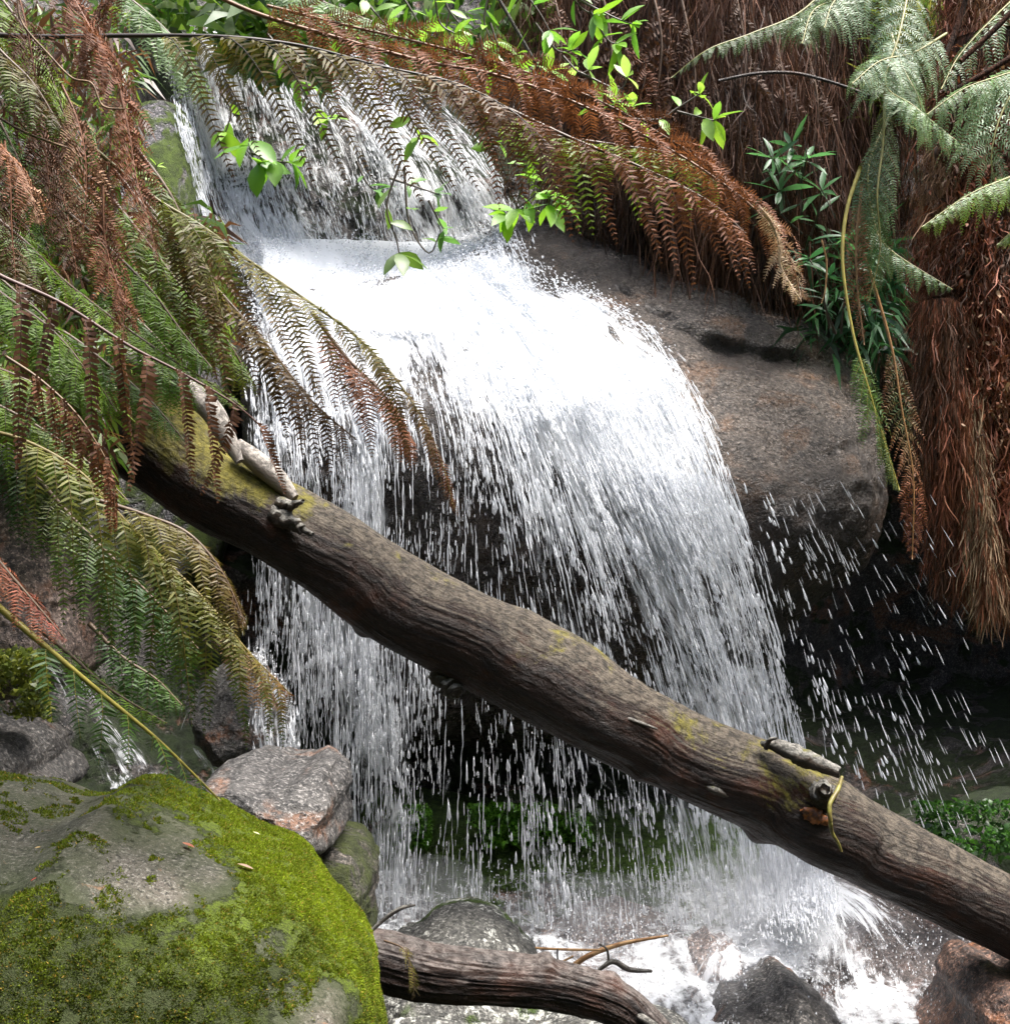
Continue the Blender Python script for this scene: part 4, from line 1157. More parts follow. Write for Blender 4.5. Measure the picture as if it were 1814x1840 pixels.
def frond_parts(parent, pts, n=24, L=200, Wp=26, cols=((0, GREEN),), tip=None, droop=2.0, roll=0.0, curl=0.0, fwd=0.5, pfwd=0.45, npn=24, seed=0, stalk=(0.09, 0.055, 0.03), rad=4.5,
                t0=0.12, t1=1.0, env=(0.35, 0.75), sides=(-1, 1), far=1.0, mat=None, wind=(0, 0, 0), flop=0.3, jit=0.1, wid=0.30, dead=0.0, tw=0.0, name='leaflet', stname='stalk', prof=0.6, cj=0.25):
    r = np.random.default_rng(seed + 1000)
    K = np.array(pts, float)
    C0 = W(K[:, 0], K[:, 1], K[:, 2])
    dm = K[:, 2].mean()
    C = spline(C0, 60)
    V, F = tube(C, np.linspace(1, 0.3, 60) * rad / FPX * dm, 6)
    st = mk(stname, V, F, M_stalk, parent, col=np.tile(np.array(stalk), (len(V), 1)) * (0.7 + 0.6 * rng.random((len(V), 1))))
    hold = parent
    T, S, U = frames(C)
    cr, sr = math.cos(roll), math.sin(roll)
    S, U = S * cr + U * sr, U * cr - S * sr
    Lm, Wm = L / FPX * dm, Wp / FPX * dm
    ct = np.array([c[0] for c in cols]); cv = np.array([c[1] for c in cols])
    pe = env[0] / (env[0] + env[1]); mx = (pe ** env[0]) * ((1 - pe) ** env[1])
    for i in range(n):
        u = (i + 0.5) / n
        tt = t0 + (t1 - t0) * u
        x = tt * 59
        k = min(int(x), 58); f = x - k
        p = C[k] * (1 - f) + C[k + 1] * f
        e = max(0.08, (max(u, 0.03) ** env[0]) * ((1 - u) ** env[1]) / mx)
        for sd in sides:
            if r.random() < dead: continue
            ll = Lm * e * r.uniform(0.85, 1.12) * (far if sd < 0 else 1)
            d0 = nrm(sd * S[k] * math.cos(fwd) + T[k] * math.sin(fwd) + r.normal(0, jit, 3))
            m = 12
            w = 1 - np.exp(-droop * np.linspace(0, 1, m) * r.uniform(0.7, 1.3))
            Gd = nrm(G + np.array(wind) + r.normal(0, jit, 3))
            dd = nrm(d0 * (1 - w)[:, None] + Gd * w[:, None])
            CC = p + np.concatenate([[np.zeros(3)], np.cumsum(dd[1:] * ll / (m - 1), 0)])
            base = np.array([np.interp(tt, ct, cv[:, q]) for q in range(3)]) * r.uniform(0.75, 1.25)
            tc = np.array(tip) * r.uniform(0.8, 1.2) if tip is not None else base
            mb = leaflet(CC, T[k], max(6, int(npn * (0.45 + 0.55 * e))), Wm * (0.4 + 0.6 * e), r, base, tc, curl=curl * r.uniform(0.7, 1.3), fwd=pfwd, wid=wid, stalk=stalk, tw=tw + r.normal(0, 0.12), flop=flop, prof=prof, cj=cj)
            mb.build(name, mat or M_fern, parent)
    return st

def frond(label, pts, group='fern fronds hanging over the left side of the fall', cat='fern frond', name='fern_frond', **k):
    t = thing(name, label, cat, W(*pts[0]), group)
    frond_parts(t, pts, seed=len(label) * 7 + int(abs(pts[0][0])) + int(pts[-1][1]), **k)
    return t

# --- the long arching frond over the top of the fall
frond('long arching rust brown frond crossing the top of the fall, ending in pale curled tips', [(330, -40, 3.6), (450, 20, 3.6), (620, 72, 3.6), (760, 110, 3.6), (880, 132, 3.6), (1010, 175, 3.6), (1150, 240, 3.6), (1270, 310, 3.6), (1370, 390, 3.6), (1420, 470, 3.6), (1438, 535, 3.6)],
      n=46, L=175, Wp=24, cols=((0, OLIVE), (0.15, BROWN), (0.6, RUST), (0.88, RUST), (0.97, STRAW)), tip=RUST, droop=1.5, roll=0.65, fwd=0.6, npn=24, mat=M_dead, env=(0.08, 0.4), t0=0.12, dead=0.05, curl=0.3, jit=0.18, far=0.8, stalk=(0.2, 0.1, 0.05))
frond('short leafleted rust frond riding just above the long arching one', [(480, 10, 3.75), (620, 45, 3.75), (760, 78, 3.75), (900, 115, 3.75), (1040, 165, 3.75), (1160, 225, 3.75), (1270, 295, 3.75), (1350, 370, 3.75)],
      n=40, L=85, Wp=22, cols=((0, BROWN), (0.3, RUST), (1, RUST)), tip=BROWN, droop=0.7, roll=1.0, fwd=0.7, npn=16, mat=M_dead, env=(0.08, 0.35), t0=0.05, dead=0.05, curl=0.3, jit=0.18, stalk=(0.2, 0.1, 0.05), rad=3)
frond('olive and brown frond on a straight dark stalk with long leaflets over the upper cascade', [(-60, 60, 3.3), (80, 66, 3.3), (230, 64, 3.3), (400, 66, 3.3), (540, 82, 3.35), (680, 118, 3.35), (820, 150, 3.4), (920, 200, 3.4), (985, 260, 3.4)],
      n=15, L=320, Wp=32, cols=((0, OLIVE), (0.5, (0.14, 0.12, 0.02)), (1, BROWN)), tip=UMBER, droop=5, roll=0.1, fwd=0.75, npn=32, env=(0.08, 0.3), t0=0.3, dead=0.0, sides=(-1, 1), far=0.3, stalk=(0.03, 0.02, 0.015), rad=5, wind=(0.45, 0, 0), flop=0.2, jit=0.08)
frond('brown frond whose leaflets hang in a row above the boulder, behind the long arching one', [(760, 130, 3.9), (900, 190, 3.9), (1030, 250, 3.9), (1150, 300, 3.9), (1270, 360, 3.9), (1340, 420, 3.9)],
      n=15, L=250, Wp=30, cols=((0, UMBER), (0.5, BROWN), (1, RUST)), tip=RUST, droop=5, roll=0.2, fwd=0.6, npn=24, mat=M_dead, env=(0.1, 0.3), t0=0.05, dead=0.05, wind=(0.35, 0, 0), far=0.4)
frond('yellow green frond tucked under the brown arch above the boulder', [(860, 200, 4.1), (980, 240, 4.1), (1100, 260, 4.1), (1220, 280, 4.1), (1290, 330, 4.1)],
      n=14, L=190, Wp=28, cols=((0, BRIGHT), (1, OLIVE)), tip=BRIGHT, droop=4.0, fwd=0.6, npn=18, env=(0.1, 0.4), t0=0.05, wind=(0.2, 0, 0), far=0.4)
frond('bleached straw coloured curled frond tip dangling beside the boulder top', [(1360, 370, 3.55), (1385, 400, 3.55), (1400, 440, 3.55), (1402, 480, 3.55), (1435, 536, 3.55)],
      n=12, L=62, Wp=16, cols=((0, STRAW), (1, STRAW)), tip=TAN, droop=1.0, fwd=0.8, npn=12, mat=M_dead, env=(0.1, 0.5), t0=0.0, curl=0.6, stalk=(0.6, 0.45, 0.3), jit=0.2)

# --- the frond falling over the white ledge water
frond('dark olive frond slanting down over the white ledge, its leaflet ends turning rust', [(150, 250, 2.95), (270, 350, 3.0), (360, 405, 3.0), (450, 470, 3.05), (545, 535, 3.05), (640, 605, 3.1), (710, 680, 3.1), (765, 765, 3.1), (800, 850, 3.1), (812, 905, 3.1)],
      n=19, L=290, Wp=30, cols=((0, GREEN), (0.35, OLIVE), (0.65, OLIVE), (0.85, BROWN), (1, RUST)), tip=BROWN, droop=5, roll=0.35, fwd=0.5, npn=34, env=(0.12, 0.6), t0=0.15, far=0.3, rad=4, stalk=(0.12, 0.10, 0.03), wind=(0.3, 0, 0), flop=0.2, jit=0.09)
frond('thin dark frond behind the olive one, over the left of the white ledge', [(200, 300, 3.2), (300, 420, 3.2), (400, 530, 3.2), (480, 620, 3.2), (560, 720, 3.2), (640, 790, 3.2)],
      n=16, L=230, Wp=30, cols=((0, OLIVE), (1, UMBER)), tip=BROWN, droop=4.5, roll=0.2, fwd=0.5, npn=24, env=(0.2, 0.6), t0=0.2, far=0.5, wind=(0.3, 0, 0), dead=0.1, flop=0.25)
frond('green frond behind the hanging leaflets left of the ledge', [(180, 330, 3.3), (260, 430, 3.3), (330, 520, 3.3), (400, 600, 3.3), (450, 680, 3.3)],
      n=18, L=170, Wp=30, cols=((0, GREEN), (1, GREEN)), tip=OLIVE, droop=1.8, roll=0.2, fwd=0.5, npn=20, env=(0.3, 0.6))
frond('frond of reddish brown leaflets at the right end of the slanting olive frond', [(560, 560, 3.2), (620, 640, 3.2), (690, 710, 3.2), (740, 790, 3.2)],
      n=12, L=170, Wp=32, cols=((0, BROWN), (1, RUST)), tip=RUST, droop=2.5, fwd=0.5, npn=24, mat=M_dead, env=(0.15, 0.4), far=0.5, wind=(0.2, 0, 0))

# --- brown hanging mass at top left
LB = 'dead brown fronds massed at the top left'
br = dict(group=LB, rad=2.6, mat=M_dead, stalk=(0.17, 0.075, 0.038), jit=0.16, flop=0.35)
frond('broad rust brown frond hanging from the top edge, widest of the dead mass', [(90, -120, 3.0), (130, -10, 3.0), (180, 80, 3.0), (220, 170, 3.0), (238, 260, 3.0)], n=24, L=130, Wp=26, cols=((0, RUST), (1, RUST)), tip=BROWN, droop=0.9, npn=18, fwd=0.7, curl=0.5, **br)
frond('rust frond hanging down to the left of the mossy rock top', [(215, 160, 2.95), (232, 240, 2.95), (245, 320, 2.95), (262, 380, 2.95), (285, 470, 2.95)], n=26, L=75, Wp=20, cols=((0, RUST), (1, BROWN)), tip=RUST, droop=0.9, npn=14, fwd=0.35, curl=0.4, **br)
frond('brown frond with a pale curved midrib hanging in the middle of the dead mass', [(110, 150, 2.85), (135, 205, 2.85), (152, 270, 2.85), (155, 340, 2.85), (150, 420, 2.85)], n=20, L=70, Wp=18, cols=((0, BROWN), (1, RUST)), tip=TAN, droop=0.9, npn=12, fwd=0.4, curl=0.5, **br)
frond('dense brown leaf shaped frond pointing down, lowest of the dead mass', [(185, 330, 2.8), (188, 420, 2.8), (200, 480, 2.8), (220, 535, 2.8), (222, 610, 2.8)], n=28, L=80, Wp=18, cols=((0, BROWN), (1, RUST)), tip=RUST, droop=0.7, npn=14, fwd=0.75, curl=0.2, **br)
frond('faded brown frond beside the left edge, upper part', [(20, -60, 3.0), (50, 60, 3.0), (70, 180, 3.0), (85, 300, 3.0), (95, 420, 3.0)], n=26, L=90, Wp=22, cols=((0, BROWN), (1, BROWN)), tip=UMBER, droop=0.9, npn=16, fwd=0.5, curl=0.5, **br)
frond('umber frond hanging straight down along the left edge', [(8, 250, 2.7), (18, 330, 2.7), (22, 420, 2.7), (30, 520, 2.7)], n=24, L=45, Wp=16, cols=((0, UMBER), (1, BROWN)), tip=BROWN, droop=0.8, npn=10, fwd=0.3, curl=0.8, **br)
frond('coppery frond between the midrib frond and the rust frond', [(200, 230, 3.05), (195, 320, 3.05), (180, 420, 3.05), (175, 520, 3.05)], n=22, L=70, Wp=20, cols=((0, RUST), (1, RUST)), tip=BROWN, droop=1, npn=14, fwd=0.4, curl=0.3, **br)
frond('dull brown frond behind the mass, over the green fronds', [(60, 150, 3.2), (90, 260, 3.2), (120, 380, 3.2), (140, 500, 3.2)], n=26, L=95, Wp=22, cols=((0, UMBER), (1, BROWN)), tip=BROWN, droop=1, npn=16, fwd=0.4, curl=0.3, **br)
frond('brown frond fanned out under the top edge above the dark stalk', [(240, -60, 3.4), (180, 20, 3.4), (150, 90, 3.4), (140, 160, 3.4)], n=20, L=110, Wp=24, cols=((0, BROWN), (1, RUST)), tip=BROWN, droop=1.2, npn=16, fwd=0.4, curl=0.3, **br)
frond('ragged rust frond at the left edge beside the yellow green patch', [(-40, 230, 2.6), (10, 270, 2.6), (50, 330, 2.6), (70, 400, 2.6)], n=16, L=90, Wp=20, cols=((0, RUST), (1, TAN)), tip=RUST, droop=1.2, npn=14, fwd=0.4, curl=0.5, **br)

# --- green fronds at the left
LG = 'green fern fronds at the left'
gr = dict(group=LG)
frond('green frond with white glints slanting down to the log top', [(-60, 350, 3.1), (40, 430, 3.1), (110, 500, 3.15), (200, 570, 3.2), (300, 640, 3.2), (380, 690, 3.25), (440, 735, 3.25)], n=34, L=95, Wp=22, cols=((0, GREEN), (1, BRIGHT)), tip=BRIGHT, droop=0.8, roll=-0.3, fwd=0.7, npn=18, env=(0.2, 0.6), mat=M_silver, **gr)
frond('bright green frond at the left edge below the glinting one', [(-60, 480, 2.9), (20, 540, 2.9), (90, 590, 2.9), (150, 660, 2.9), (180, 740, 2.9)], n=24, L=130, Wp=24, cols=((0, GREEN), (1, BRIGHT)), tip=GREEN, droop=1.4, fwd=0.5, npn=20, **gr)
frond('deep green frond over the dark end of the log', [(40, 560, 3.4), (120, 600, 3.4), (200, 660, 3.4), (270, 720, 3.4), (330, 790, 3.4)], n=22, L=110, Wp=24, cols=((0, GREEN), (1, DEEP)), tip=GREEN, droop=1.6, fwd=0.5, npn=18, **gr)
frond('yellow green frond pressed against the left edge halfway down', [(-80, 640, 2.7), (-10, 660, 2.7), (60, 690, 2.7), (120, 740, 2.7), (150, 800, 2.7)], n=18, L=120, Wp=24, cols=((0, BRIGHT), (1, OLIVE)), tip=SAGE, droop=1.5, fwd=0.5, npn=18, **gr)
frond('greyish green frond high in the left corner', [(-50, -60, 3.5), (20, 20, 3.5), (80, 110, 3.5), (120, 220, 3.5)], n=22, L=140, Wp=26, cols=((0, GREEN), (1, BRIGHT)), tip=OLIVE, droop=1.4, fwd=0.5, npn=18, **gr)
frond('light green frond behind the dark straight stalk', [(180, -40, 3.8), (260, 20, 3.8), (330, 90, 3.8), (370, 170, 3.8)], n=22, L=140, Wp=26, cols=((0, SAGE), (1, GREEN)), tip=PALE, droop=1.4, fwd=0.5, npn=18, **gr)
frond('silvery frond above the start of the upper cascade', [(420, -60, 5.2), (520, -20, 5.2), (620, 20, 5.2), (720, 60, 5.2)], n=20, L=110, Wp=22, cols=((0, SAGE), (1, PALE)), tip=PALE, droop=1.6, fwd=0.5, npn=16, mat=M_silver, **gr)
frond('mid green frond hanging beside the mossy rock at the cascade edge', [(230, 330, 3.4), (290, 400, 3.4), (330, 480, 3.4), (350, 560, 3.4)], n=18, L=110, Wp=24, cols=((0, GREEN), (1, OLIVE)), tip=OLIVE, droop=1.8, fwd=0.5, npn=18, **gr)
frond('dark green frond in the left corner beneath the brown mass', [(-60, 120, 3.6), (0, 220, 3.6), (50, 330, 3.6), (90, 460, 3.6)], n=24, L=140, Wp=26, cols=((0, DEEP), (1, GREEN)), tip=GREEN, droop=1.4, fwd=0.5, npn=18, **gr)

frond('broad mid green frond filling the left edge behind the cord like leaflets', [(-80, 420, 3.3), (0, 500, 3.3), (80, 570, 3.3), (150, 650, 3.3), (210, 740, 3.3)], n=28, L=170, Wp=26, cols=((0, GREEN), (1, GREEN)), tip=BRIGHT, droop=2.5, fwd=0.5, npn=22, **gr)
frond('olive frond hanging in front of the mossy rock top', [(240, 260, 3.15), (300, 340, 3.15), (340, 420, 3.15), (380, 500, 3.15), (400, 580, 3.15)], n=18, L=170, Wp=28, cols=((0, GREEN), (1, OLIVE)), tip=BROWN, droop=4, fwd=0.5, npn=22, wind=(0.15, 0, 0), **gr)
frond('grass green frond between the brown mass and the ledge frond', [(120, 380, 3.0), (200, 450, 3.0), (270, 520, 3.0), (330, 600, 3.0), (380, 660, 3.0)], n=22, L=120, Wp=24, cols=((0, BRIGHT), (1, GREEN)), tip=GREEN, droop=2.5, fwd=0.5, npn=20, **gr)
frond('olive green frond drooping just above the large olive fan', [(-80, 700, 2.8), (0, 730, 2.8), (90, 780, 2.8), (170, 840, 2.8), (230, 900, 2.8)], n=22, L=130, Wp=26, cols=((0, GREEN), (1, OLIVE)), tip=BRIGHT, droop=2.5, fwd=0.5, npn=20, **gr)
frond('tangled brown green frond at the left edge near the top corner', [(-60, 20, 2.9), (0, 90, 2.9), (60, 150, 2.9), (110, 230, 2.9)], n=20, L=130, Wp=24, cols=((0, OLIVE), (1, BROWN)), tip=GREEN, droop=2, fwd=0.5, npn=18, jit=0.2, group=LG)
frond('shaded green frond low behind the brown mass, nearest the top left rock', [(60, 240, 3.6), (140, 330, 3.6), (200, 430, 3.6), (250, 540, 3.6)], n=24, L=150, Wp=26, cols=((0, DEEP), (1, GREEN)), tip=OLIVE, droop=2.5, fwd=0.5, npn=20, **gr)
frond('shaded green frond behind the rope like cords, nearest the log moss', [(150, 500, 3.6), (230, 560, 3.6), (300, 630, 3.6), (340, 720, 3.6)], n=22, L=150, Wp=26, cols=((0, GREEN), (1, DEEP)), tip=GREEN, droop=2.5, fwd=0.5, npn=20, **gr)
frond('green and brown frond behind the faded brown frond at the left edge', [(-100, 240, 3.5), (-20, 330, 3.5), (40, 430, 3.5), (80, 540, 3.5)], n=24, L=160, Wp=26, cols=((0, GREEN), (1, BROWN)), tip=OLIVE, droop=2.5, fwd=0.5, npn=20, **gr)
frond('dark frond filling the gap left of the log end above the pink rock', [(-80, 780, 3.3), (0, 800, 3.3), (80, 850, 3.3), (150, 920, 3.3)], n=22, L=170, Wp=26, cols=((0, DEEP), (1, OLIVE)), tip=DEEP, droop=3, fwd=0.5, npn=20, **gr)
# --- stalks with curled rope like leaflets in front of the log
frond('dark stalk with narrow curled brown leaflets hanging like cords over the log', [(-60, 455, 2.55), (0, 495, 2.55), (110, 545, 2.6), (230, 620, 2.65), (330, 672, 2.7), (420, 725, 2.75), (482, 777, 2.8)],
      n=9, L=300, Wp=30, cols=((0, UMBER), (1, BROWN)), tip=BROWN, droop=7, fwd=0.3, npn=34, curl=1.1, sides=(1,), t0=0.12, env=(0.02, 0.28), mat=M_dead, wid=0.5, stalk=(0.10, 0.05, 0.04), rad=5, prof=0.35, jit=0.16)
frond('stalk with thick tan and rust curled leaflets in front of the dark log end', [(10, 640, 2.45), (70, 680, 2.45), (130, 735, 2.45), (170, 790, 2.45), (200, 850, 2.45), (208, 930, 2.45)],
      n=10, L=130, Wp=20, cols=((0, UMBER), (0.7, BROWN), (1, RUST)), tip=RUST, droop=5, fwd=0.8, npn=16, curl=0.9, sides=(1, -1), mat=M_dead, wid=0.4, stalk=(0.12, 0.07, 0.03), rad=3, prof=0.4, env=(0.1, 0.4))

# --- lower left fans
frond('large olive green frond fanned below the left end of the log', [(-60, 765, 2.6), (40, 790, 2.6), (140, 845, 2.6), (220, 930, 2.62), (300, 1010, 2.65), (380, 1090, 2.65), (450, 1175, 2.65), (525, 1250, 2.7)],
      n=26, L=310, Wp=30, cols=((0, (0.20, 0.20, 0.03)), (0.35, OLIVE), (0.8, OLIVE), (1, RUST)), tip=DEEP, droop=4, roll=0.3, fwd=0.4, npn=30, env=(0.3, 0.6), far=0.35, rad=4, stalk=(0.16, 0.12, 0.03), flop=0.2)
frond('brownish olive frond over the big fan, its edge glinting pale', [(180, 900, 2.5), (260, 925, 2.5), (340, 960, 2.5), (400, 1030, 2.5), (440, 1120, 2.5)],
      n=20, L=150, Wp=26, cols=((0, OLIVE), (1, BROWN)), tip=OLIVE, droop=2.2, fwd=0.5, npn=22, env=(0.25, 0.5), far=0.6)
frond('deep green frond in the middle of the lower left fan', [(60, 850, 2.75), (130, 930, 2.75), (210, 1010, 2.75), (290, 1090, 2.75), (360, 1170, 2.75)],
      n=24, L=200, Wp=28, cols=((0, OLIVE), (0.5, DEEP), (1, DEEP)), tip=GREEN, droop=2.4, fwd=0.4, npn=24, env=(0.25, 0.6))
frond('small rusty frond ending the lower left fan toward the fall foot', [(370, 1090, 2.7), (420, 1150, 2.7), (460, 1200, 2.7), (500, 1270, 2.7)],
      n=12, L=90, Wp=20, cols=((0, OLIVE), (1, RUST)), tip=TAN, droop=2.0, fwd=0.5, npn=14)
frond('coral brown frond at the left edge above the square rock', [(-60, 930, 2.5), (0, 1010, 2.5), (60, 1080, 2.5), (120, 1150, 2.5)], n=16, L=90, Wp=20, cols=((0, RUST), (1, (0.32, 0.09, 0.07))), tip=RUST, droop=1.4, fwd=0.5, npn=14, mat=M_dead, group=LB)
frond('thick yellow stalk with a few dark green leaflets, its end resting on the mossy boulder', [(-60, 1040, 2.45), (0, 1092, 2.5), (80, 1160, 2.5), (190, 1252, 2.55), (290, 1335, 2.6), (395, 1438, 2.68)],
      n=7, L=150, Wp=36, cols=((0, DEEP), (1, GREEN)), tip=DEEP, droop=2.6, fwd=0.3, npn=16, sides=(1, -1), far=0.4, rad=7, stalk=(0.26, 0.22, 0.04), t0=0.25, t1=0.95, env=(0.05, 0.5), jit=0.1, dead=0.15)
frond('grass green frond curling behind the yellow stalk', [(60, 1120, 2.75), (130, 1180, 2.75), (200, 1240, 2.75), (300, 1300, 2.75)], n=12, L=80, Wp=22, cols=((0, GREEN), (1, BRIGHT)), tip=GREEN, droop=1.5, fwd=0.5, npn=12, group=LG)
frond('dim green frond behind the yellow stalk over the trickle', [(160, 1120, 3.0), (220, 1180, 3.0), (280, 1220, 3.0), (330, 1270, 3.0)], n=14, L=110, Wp=24, cols=((0, DEEP), (1, GREEN)), tip=DEEP, droop=2.0, fwd=0.5, npn=14, group=LG)
frond('single small olive frond hanging over the low driftwood log', [(690, 1690, 3.35), (725, 1705, 3.3), (737, 1735, 3.3), (744, 1765, 3.3), (740, 1795, 3.3)], n=18, L=28, Wp=5, cols=((0, (0.3, 0.25, 0.05)), (1, OLIVE)), tip=OLIVE, droop=0.6, fwd=0.6, npn=5, t0=0.3, rad=2, group='fallen frond bits')
# ------------------------------------------------------------------ tree ferns
t = NT('trunk_fibre_core')
v = t.obj((1, 1, 0.15))
M_core = t.done(t.bsdf(t.mix(t.mr(t.noise(v, 40, 5, 0.7), 0.4, 0.6), (0.02, 0.010, 0.006), (0.09, 0.035, 0.018)), 0.9, 0.2, t.bump(t.noise(v, 70, 4, 0.7), 1.0, 0.02)))
M_fibre = leafmat('trunk_fibre', 0.12, 0.65, 0.3, 0.5)

def fibrous_trunk(parent, pts, n, cols, seed, L=(0.12, 0.5), w=(0.002, 0.006), spread=0.05, sway=0.03, half=True):
    """core column plus hanging fibres; all one trunk"""
    r = np.random.default_rng(seed)
    K = np.array(pts, float)
    C = W(K[:, 0], K[:, 1], K[:, 2]); R = K[:, 3] / FPX * K[:, 2]
    S = spline(np.column_stack([C, R]), 120)
    C, R = S[:, :3], S[:, 3]
    V, F = tube(C, R * 0.9, 64)
    V = V + nrm(V - V.mean(0)) * (0.10 * R.mean() * fbm(V * np.array([1, 1, .3]), 8, 4, 0.6, seed, True))[:, None]
    core = mk('trunk', V, F, M_core, parent)
    m = 6
    s = r.random(n) ** 0.9 * 119
    k = np.minimum(s.astype(int), 118)
    a = r.uniform(math.pi, 2 * math.pi, n) if half else r.uniform(0, 2 * math.pi, n)
    a = np.where(r.random(n) < 0.2, r.uniform(0, 2 * math.pi, n), a)
    dirh = np.stack([np.cos(a), np.sin(a), 0 * a], 1)            # sin<0 faces the camera
    p = C[k] + dirh * (R[k] * (0.86 + r.random(n) * 0.14) + np.abs(r.normal(0, spread, n)))[:, None]
    ridge = fbm(np.stack([a * 5, s / 30, 0 * a], 1), 1, 3, 0.6, seed + 4)
    p = p + dirh * (0.05 * ridge)[:, None]
    LL = np.exp(r.uniform(math.log(L[0]), math.log(L[1]), n))
    d = nrm(G + r.normal(0, sway * 4, (n, 3)) + dirh * 0.05)
    q = [p]
    for _ in range(m - 1):
        d = nrm(d + r.normal(0, sway * 5, (n, 3)) + G * 0.25)
        q.append(q[-1] + d * (LL / (m - 1))[:, None])
    Q = np.stack(q, 1)
    side = nrm(np.cross(dirh, G) + dirh * r.normal(0, 0.6, n)[:, None])
    ww = np.exp(r.uniform(math.log(w[0]), math.log(w[1]), n))[:, None, None] * np.array([0.7, 1, 1, 0.9, 0.6, 0.05])[None, :, None]
    V = np.stack([Q - side[:, None] * ww, Q + side[:, None] * ww], 2).reshape(-1, 3)
    b = np.arange(n)[:, None, None] * (2 * m)
    j = np.arange(m - 1)[:, None] * 2
    F = (b + (j + np.array([[0, 1, 3, 2]]))[None]).reshape(-1, 4)
    pal = np.array(cols)
    patch = fbm(p * np.array([3, 3, 1.0]), 1.6, 3, 0.5, seed + 8)
    pi = np.clip(((patch + 0.5) * len(pal) + r.normal(0, 0.7, n)), 0, len(pal) - 1).astype(int)
    cc = pal[pi] * r.uniform(0.55, 1.35, (n, 1))
    mk('fibres', V, F, M_fibre, core, col=np.repeat(cc, 2 * m, 0))
    return core

REDB = (0.27, 0.088, 0.045)
tf = thing('tree_fern', 'tree fern at the right with a shaggy red brown fibrous trunk', 'tree fern', W(1750, 1100, 5.2))
fibrous_trunk(tf, [(1790, -60, 5.6, 90), (1785, 200, 5.45, 105), (1775, 380, 5.35, 112), (1775, 560, 5.3, 115), (1785, 760, 5.25, 105), (1785, 880, 5.2, 90), (1780, 960, 5.2, 70), (1778, 1030, 5.2, 40), (1778, 1060, 5.2, 18)],
              52000, [UMBER, BROWN, REDB, REDB, RUST, (0.32, 0.18, 0.1)], 11, L=(0.03, 0.22), w=(0.0008, 0.0032), sway=0.075, spread=0.04)
# secondary hanging root bundles that give the ragged lower edge
fibrous_trunk(tf, [(1690, 540, 5.1, 30), (1695, 780, 5.05, 38), (1705, 900, 5.05, 32), (1710, 980, 5.05, 22), (1708, 1030, 5.05, 8)], 12000, [UMBER, BROWN, REDB, RUST], 12, spread=0.03, L=(0.03, 0.2), w=(0.0008, 0.003), sway=0.04)
fibrous_trunk(tf, [(1735, 700, 5.0, 8), (1745, 860, 4.98, 12), (1760, 980, 4.98, 26), (1772, 1050, 4.98, 22), (1770, 1090, 4.98, 8)], 5000, [TAN, RUST, (0.42, 0.30, 0.18)], 13, spread=0.02, L=(0.04, 0.18), w=(0.001, 0.003), sway=0.04)
fibrous_trunk(tf, [(1850, 700, 5.1, 50), (1850, 960, 5.08, 50), (1840, 1040, 5.08, 30), (1832, 1090, 5.08, 10)], 9000, [UMBER, BROWN, REDB, RUST], 14, spread=0.03, L=(0.03, 0.2), w=(0.0008, 0.003), sway=0.04)

fibrous_trunk(tf, [(1785, 100, 5.42, 100), (1775, 560, 5.27, 110), (1785, 860, 5.17, 85), (1778, 1010, 5.17, 35)], 7000, [UMBER, BROWN, REDB, RUST, TAN], 15, L=(0.02, 0.07), w=(0.003, 0.008), sway=0.12, spread=0.05)

def tf_frond(tree, pts, **k):
    f = thing('frond', None, None, (0, 0, 0))
    f.location = (0, 0, 0)
    f.parent = tree
    f['off'] = list(tree['off'])
    if 'label' in k: f['label'] = k.pop('label')
    frond_parts(f, pts, seed=int(pts[0][0] + pts[-1][1] * 3), **k)
    return f
sv = dict(mat=M_silver, flop=0.15, cj=0.15, stalk=(0.22, 0.2, 0.06), rad=3)
tf_frond(tf, [(1640, -60, 4.9), (1615, 60, 4.7), (1590, 150, 4.6), (1640, 190, 4.5), (1700, 240, 4.45), (1765, 288, 4.4)], n=30, L=100, Wp=15, cols=((0, SILVER), (1, PALE)), tip=SILVER, droop=1.4, roll=0.3, npn=24, fwd=0.3, label='silvery frond drooping toward the middle of the trunk', **sv)
tf_frond(tf, [(1700, 60, 4.9), (1640, 95, 4.7), (1580, 110, 4.6), (1530, 150, 4.5)], n=24, L=115, Wp=15, cols=((0, SILVER), (1, SILVER)), tip=PALE, droop=1.8, roll=0.5, npn=24, fwd=0.4, **sv)
tf_frond(tf, [(1960, 60, 4.5), (1880, 110, 4.3), (1800, 135, 4.2), (1730, 160, 4.1), (1665, 205, 4.05)], n=30, L=200, Wp=17, cols=((0, SILVER), (1, PALE)), tip=SILVER, droop=2.6, roll=0.4, npn=32, fwd=0.3, far=0.5, label='broad silvery frond with combed leaflets at the right edge', **sv)
tf_frond(tf, [(1980, 220, 4.2), (1900, 280, 4.1), (1814, 318, 4.0), (1740, 350, 3.95), (1655, 408, 3.9)], n=26, L=120, Wp=20, cols=((0, PALE), (1, PALE)), tip=BRIGHT, droop=2.2, roll=0.2, npn=20, fwd=0.3, far=0.6, label='pale frond reaching in from the right edge in front of the trunk', **sv)
tf_frond(tf, [(2000, 420, 4.2), (1900, 390, 4.1), (1840, 400, 4.0), (1790, 440, 4.0)], n=18, L=90, Wp=16, cols=((0, SAGE), (1, PALE)), tip=BRIGHT, droop=2.2, npn=18, fwd=0.3, **sv)
